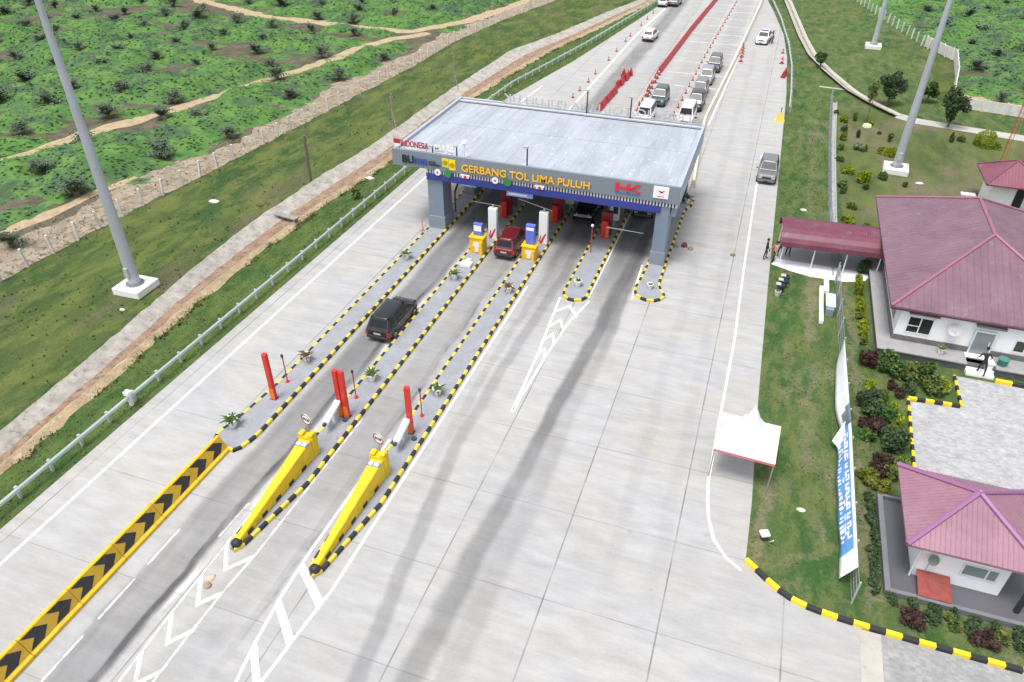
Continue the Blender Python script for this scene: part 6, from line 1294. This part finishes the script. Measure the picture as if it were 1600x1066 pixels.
ML = dict(dark=leafmat('leaf_dark', (0.034, 0.064, 0.032), (0.052, 0.094, 0.042), (0.085, 0.125, 0.055), 1.2), green=leafmat('leaf_green', (0.036, 0.085, 0.024), (0.062, 0.135, 0.034), (0.10, 0.165, 0.045), 1.0), lime=leafmat('leaf_lime', (0.12, 0.18, 0.012), (0.19, 0.25, 0.014), (0.26, 0.30, 0.02), 1.0), yellow=leafmat('leaf_yellow', (0.11, 0.13, 0.02), (0.17, 0.175, 0.025), (0.085, 0.12, 0.024), 1.2), red=leafmat('leaf_red', (0.058, 0.028, 0.028), (0.078, 0.034, 0.034), (0.055, 0.058, 0.034), 1.5), pale=leafmat('leaf_pale', (0.10, 0.15, 0.085), (0.16, 0.22, 0.13), (0.24, 0.28, 0.19), 1.6), mid=leafmat('leaf_mid', (0.065, 0.105, 0.028), (0.11, 0.155, 0.040), (0.155, 0.18, 0.05), 1.0))
M_bark = mat('bark', (0.14, 0.10, 0.07), .95, var=.25, scale=3)
SD = [100]
def shrub(x, y, r, h, kind, label, group=None, name='shrub', n=None, rx=None, ry=None, size=None):
    SD[0] += 1; t_ = thing(name, label, 'shrub', (x, y, 0), random.uniform(-.2, .2), group=group); rx = rx or r; ry = ry or r
    g = random.Random(SD[0]); V, F_ = [], []; o = 0; nn = n or int(600 + 1000 * r * h); parts_ = 5 if r > .45 else 3
    for k in range(parts_):
        a = 2 * math.pi * k / parts_ + g.uniform(-.5, .5); q = 0 if k == 0 else g.uniform(.35, .75); rr = g.uniform(.42, .68); hh = h * g.uniform(.55, 1.1)
        v, f = leafcloud(nn // parts_, rx * rr, ry * rr, hh * .52, hh * .48, (size or .10) * g.uniform(.8, 1.3), SD[0] * 9 + k, flat=.5); V.append(v + np.array([math.cos(a) * q * rx, math.sin(a) * q * ry, 0])); F_.append(f + o); o += len(v)
    fo = fastmesh('foliage', np.concatenate(V), np.concatenate(F_), ML[kind]); fo.parent = t_
    b = MB()
    for k in range(3): a = 2.1 * k; b.tube((0, 0, 0), (math.cos(a) * r * .4, math.sin(a) * r * .4, h * .6), .025, .012, 5)
    b.build('stem', M_bark, t_); return t_
def dome(x, y, rx, ry, h, label):
    SD[0] += 1; t_ = thing('clipped_shrub', label, 'shrub', (x, y, 0), group='clipped dome shrubs'); leafobj('foliage', ML['lime'], t_, 4200, rx, ry, h, .0, .085, SD[0], hollow=.75, flat=.3)
    b = MB(); b.ball((0, 0, 0), (rx * .72, ry * .72, h * .72), 8); b.build('inner_foliage', ML['mid'], t_, smooth=True)
dome(13.0, 81.2, 1.15, .75, 1.0, 'smaller lime clipped shrub dome left of the grey mast'); dome(23.1, 87.4, 1.75, 1.05, 1.6, 'larger lime clipped shrub dome by the pale path'); dome(24.6, 77.2, 1.1, .8, 1.0, 'lime clipped shrub at the right edge behind the outbuilding')
# shrub rows along the drain
row = [(8.35, 93.0, .5, .9, 'mid', 'olive'), (8.85, 90.4, .7, 1.0, 'lime', 'lime'), (9.0, 87.6, .75, 1.2, 'green', 'green'), (8.9, 84.6, .6, .9, 'yellow', 'yellow-green'), (10.3, 85.4, .5, 1.3, 'dark', 'dark'), (8.5, 81.0, .55, .8, 'dark', 'dark low'), (9.9, 82.2, .8, 1.1, 'pale', 'pale silvery'), (10.9, 81.2, .5, .8, 'dark', 'dark round'), (8.6, 78.2, .55, .7, 'green', 'low green'), (8.9, 74.6, .85, 1.2, 'lime', 'wide lime'), (10.0, 73.2, .9, 1.5, 'lime', 'tall lime'), (8.6, 71.6, .6, .8, 'mid', 'olive low'), (8.5, 69.4, .55, .8, 'green', 'small green'), (9.1, 66.4, .75, .9, 'yellow', 'yellow'), (10.6, 71.4, .5, .8, 'green', 'round green'), (8.9, 63.4, .8, .8, 'lime', 'broad lime'), (9.9, 62.6, .5, .6, 'mid', 'small olive'), (8.6, 60.6, .7, .8, 'lime', 'bright lime'), (12.3, 74.6, .65, 1.1, 'green', 'bushy green'), (14.0, 73.3, .5, .9, 'dark', 'dark green'), (11.6, 90.4, .6, .9, 'lime', 'lime rounded'), (13.4, 85.2, .45, 1.1, 'dark', 'thin dark'), (12.3, 87.5, .4, .6, 'mid', 'little olive'), (10.2, 91.8, .5, 1.2, 'dark', 'upright dark'), (20.6, 88.6, .6, 1.2, 'mid', 'loose olive'), (19.6, 87.6, .4, 1.3, 'dark', 'scraggly dark')]
for i, (x, y, r, h, k, w) in enumerate(row):
    where = 'by the pale path' if y > 86 else 'below the grey mast' if x > 11.5 else 'beside the grey drain near the walkway' if y < 67 else 'beside the grey drain left of the mast'
    shrub(x + random.uniform(-.25, .25), y + random.uniform(-.4, .4), r * random.uniform(.6, .95), h * random.uniform(.55, .9), 'mid' if k == 'dark' and i % 2 else k, '%s shrub %s%s' % (w, where, ', ' + ('second one' if i % 3 == 1 else 'close to bare soil') if False else ''), 'garden shrubs along the drain')
# shrubs around the parking court
bed = [(10.35, 34.6, .95, 1.5, 'dark', 'dark rounded bush left of the parking court kerb, close to the small house'), (9.6, 32.6, .75, .8, 'red', 'dark red bush beside the small pink-roofed house'), (10.3, 32.3, .65, .9, 'mid', 'olive bush between the dark bush and the small house'), (8.9, 31.6, .55, .5, 'yellow', 'low yellow hedge curving by the fence below the red bushes'), (9.6, 31.0, .6, .45, 'yellow', 'low yellow hedge nearest the pink roof'), (9.3, 37.6, .9, 1.5, 'dark', 'big grey-green bush beside the white banner'), (10.2, 37.0, .6, 1.0, 'green', 'green bush right of the big grey-green one'), (9.3, 36.0, .8, .5, 'red', 'low purple-red groundcover bush below the big grey-green one'), (10.4, 35.9, .4, .7, 'yellow', 'yellow shrub by the parking court left kerb, lower'), (10.7, 36.8, .4, .7, 'lime', 'lime shrub by the parking court left kerb, middle'), (10.55, 37.8, .42, .75, 'lime', 'lime shrub by the parking court left kerb, upper'), (10.0, 38.9, .45, .7, 'yellow', 'yellow hedge piece running down from the red bush'), (9.4, 39.8, .45, .6, 'lime', 'lime hedge piece near the white banner top'), (9.35, 42.2, .65, 1.0, 'red', 'dark red bush at the corner of the stone porch'), (10.5, 41.9, .75, 1.4, 'green', 'tall green bush against the stone porch, left'), (11.6, 41.4, .85, 1.1, 'mid', 'spreading olive bush in front of the stone porch'), (12.6, 41.7, .55, 1.6, 'green', 'pointed green bush in the middle of the porch bed'), (12.9, 40.6, .8, 1.0, 'mid', 'rounded olive bush above the corner kerb'), (13.5, 41.1, .55, .7, 'lime', 'lime bush near the short kerb by the steps'), (11.6, 40.2, .5, .7, 'dark', 'small dark bush above the corner kerb'), (10.6, 40.3, .4, .4, 'red', 'small red plant in the bare patch of the porch bed'), (11.0, 39.5, .35, .4, 'red', 'tiny red plant above the kerb corner'), (9.0, 35.0, .5, .5, 'green', 'small fresh green bush beside the blue banner'), (10.8, 33.3, .35, .5, 'lime', 'lime plant where the left kerb meets the pink roof')]
for x, y, r, h, k, lab in bed: shrub(x, y, r, h, k, lab, 'shrubs around the parking court')
for i in range(9): shrub(9.15 + .06 * math.sin(i), 44.6 + i * 1.05, .38, .65, 'lime' if i % 3 else 'yellow', ORD[i] + ' lime plant of the clipped hedge line left of the large house porch', 'hedge line left of the porch', n=500)
shrub(9.6, 54.6, .7, 1.3, 'dark', 'dark bush at the top end of the hedge line by the walkway', 'shrubs around the parking court')
for i in range(22):
    f = i / 21; x, y = (8.95, 30.2 - 5.8 * f * 1.9) if f < .53 else (8.95 + (f - .53) * 17, 24.1 - (f - .53) * .3); shrub(x + random.uniform(-.08, .08), max(y, 23.7), .36, .38, 'dark', 'small dark groundcover bush edging the small house floor', 'groundcover edging the small house', n=420, size=.06)
for x, y, lab in ((10.2, 23.3, 'maroon bush at the lower left corner of the small house'), (13.0, 23.2, 'maroon bush below the rusty red sheet'), (15.2, 23.0, 'maroon bush at the bottom right corner')): shrub(x, y, .5, .5, 'red', lab, 'maroon bushes in front of the small house')
for i, x in enumerate((11.2, 11.9, 12.6, 13.8, 14.5)): shrub(x, 23.6, .4, .4, 'mid' if i % 2 else 'dark', ('leftmost', 'second from left', 'middle', 'second from right', 'rightmost')[i] + ' low green bush between the small house rim and the kerb', 'low bushes between rim and kerb', n=420)
# trees right
def tree(x, y, h, r, kind, label, crown_z=.62, tall=.42, n=5200, trunk=.12, size=.15, name='tree'):
    SD[0] += 1; t_ = thing(name, label, 'tree', (x, y, 0)); b = MB(); b.tube((0, 0, 0), (.06, .05, h * .55), trunk, trunk * .6, 8); g = random.Random(SD[0])
    for k in range(7): a = g.uniform(0, 6.28); z = h * g.uniform(.28, .6); b.tube((.03, .02, z), (math.cos(a) * r * .7, math.sin(a) * r * .7, z + h * g.uniform(.1, .3)), trunk * .4, trunk * .12, 5)
    b.build('trunk', M_bark, t_); V, F = [], []; o = 0
    for k in range(7):
        a = g.uniform(0, 6.28); q = g.uniform(.1, .55) * r; rr = r * g.uniform(.34, .6); v, f = leafcloud(n // 9, rr, rr, h * tall * g.uniform(.35, .6), h * crown_z + g.uniform(-.22, .22) * h, size, SD[0] * 10 + k, flat=.4); v = v + np.array([math.cos(a) * q, math.sin(a) * q, 0]); V.append(v); F.append(f + o); o += len(v)
    c = fastmesh('crown', np.concatenate(V), np.concatenate(F), ML[kind]); c.parent = t_; return t_
tree(13.9, 98.4, 4.0, 2.0, 'dark', 'dark bushy tree behind the drain end, left of the grey mast'); tree(19.9, 92.6, 4.6, 1.6, 'dark', 'dark conical tree at the end of the pale panel wall', .5, .55); tree(18.6, 101.5, 2.6, 1.5, 'green', 'green bushy tree in the meadow right of the grey mast')
tree(11.3, 91.3, 4.0, .9, 'mid', 'thin nearly leafless young tree with white base', .8, .3, 500, .05); b = MB(); b.lathe([(0, 0), (.5, 0), (.42, .25), (0, .28)], n=14); tag(b.build('planting_ring', mat('ring_cream', (0.66, 0.6, 0.42), .8), loc=(11.3, 89.6, 0)), 'cream ring at the foot of the thin young tree', 'planting ring')
tree(6.2, 113, 2.2, 1.1, 'green', 'small green tree growing in the curved drain'); tree(-33.3, 53.6, .8, .6, 'mid', 'small weedy sapling in the left verge strip', .6, .6, 500, .03)
for x, y, s_, lab in ((9.7, 62.0, .45, 'white stone near the walkway roof'), (10.4, 61.4, .3, 'small white stone farther from the walkway'), (15.3, 74.3, .35, 'white stake base below the grey mast'), (5.0, 64.5, .28, 'pale stone in the grass beyond the walkway'), (6.5, 60.8, .25, 'pale stone by the mesh fence beyond the walkway'), (-44.9, 48.5, .5, 'white board lying in the left verge'), (-34.3, 57.8, .5, 'white slab beside the left drain'), (-39.6, 31.6, .22, 'small white stone below the left mast pad'), (5.6, 28.2, .22, 'pale stone in the lawn corner')):
    lump('stone', mat('stone_pale', (0.66, 0.64, 0.58), .9, var=.15), (x, y, 0), lab, 'stone', (s_, s_ * .6, s_ * .35), int(abs(x * 10)))
b = MB(); b.box(-1.15, 1.15, -.28, .28, .35, .45); b.box(-1.0, -.8, -.2, .2, 0, .35); b.box(.8, 1.0, -.2, .2, 0, .35); tag(b.build('plank', mat('plank_grey', (0.25, 0.24, 0.22), .9, var=.2), loc=(-36.6, 47.4, 0.06), rz=R(-8)), 'dark plank laid across the left drain', 'plank')
# oil palms
def palm(seed, L_):
    t_ = thing('oil_palm', '', 'palm', (0, 0, 0)); b = MB(); rnd = random.Random(seed)
    for k in range(20):
        a = 2 * math.pi * k / 20 + rnd.uniform(-.2, .2); el = rnd.uniform(.15, 1.25); l = L_ * rnd.uniform(.75, 1.1); p = Vector((0, 0, .35)); ns = 6; pr = None
        for i in range(ns + 1):
            f = i / ns; w = .30 * math.sin(math.pi * min(1, f * .85 + .12)) ; sd_ = Vector((-math.sin(a), math.cos(a), 0)); dr = Vector((0, 0, -w * .55))
            if pr:
                for sg in (-1, 1):       # leaflets, with gaps between them
                    q0, q1 = pr[0], p; b.add([q0, q0.lerp(q1, .72), q0.lerp(q1, .9) + sd_ * sg * w + dr, q0.lerp(q1, .55) + sd_ * sg * w + dr], [(0, 1, 2, 3)])
            pr = (p.copy(),); e = el - 1.35 * f * f - .2 * f; p = p + Vector((math.cos(a) * math.cos(e), math.sin(a) * math.cos(e), math.sin(e))) * (l / ns)
    b.build('crown', ML['palm'], t_); b = MB(); b.tube((0, 0, -.05), (0, 0, .5), .2, .15, 8); b.build('trunk', M_bark, t_); return t_
ML['palm'] = leafmat('palm_leaf', (0.060, 0.088, 0.060), (0.088, 0.120, 0.080), (0.13, 0.155, 0.11), 1.0)
protos = [palm(s, l) for s, l in ((1, 1.5), (2, 1.75), (3, 1.3))]; used = [False] * 3
def pplace(x, y, label, group):
    k = random.randrange(3); s = random.uniform(.9, 1.6); rz = random.uniform(0, 6.28)
    if not used[k]: o = protos[k]; o.location = (x, y, 0); o.rotation_euler = (0, 0, rz); o.scale = (s,) * 3; o['label'] = label; o['group'] = group; used[k] = True
    else: dup(protos[k], (x, y, 0), rz, label, group, s)
for i, (x, y) in enumerate(sorted(LP, key=lambda q: q[1])): pplace(x, y, ORD[i] + ' young oil palm along the fence of the left plantation', 'oil palms near the left fence')
for x, y in PALM_L[len(LP):]: pplace(x, y, 'young oil palm among the cover crop deep in the left plantation', 'oil palms deep in the left plantation')
for x, y in PALM_R: pplace(x, y, 'young oil palm in the plantation beyond the right panel wall', 'oil palms of the right plantation')
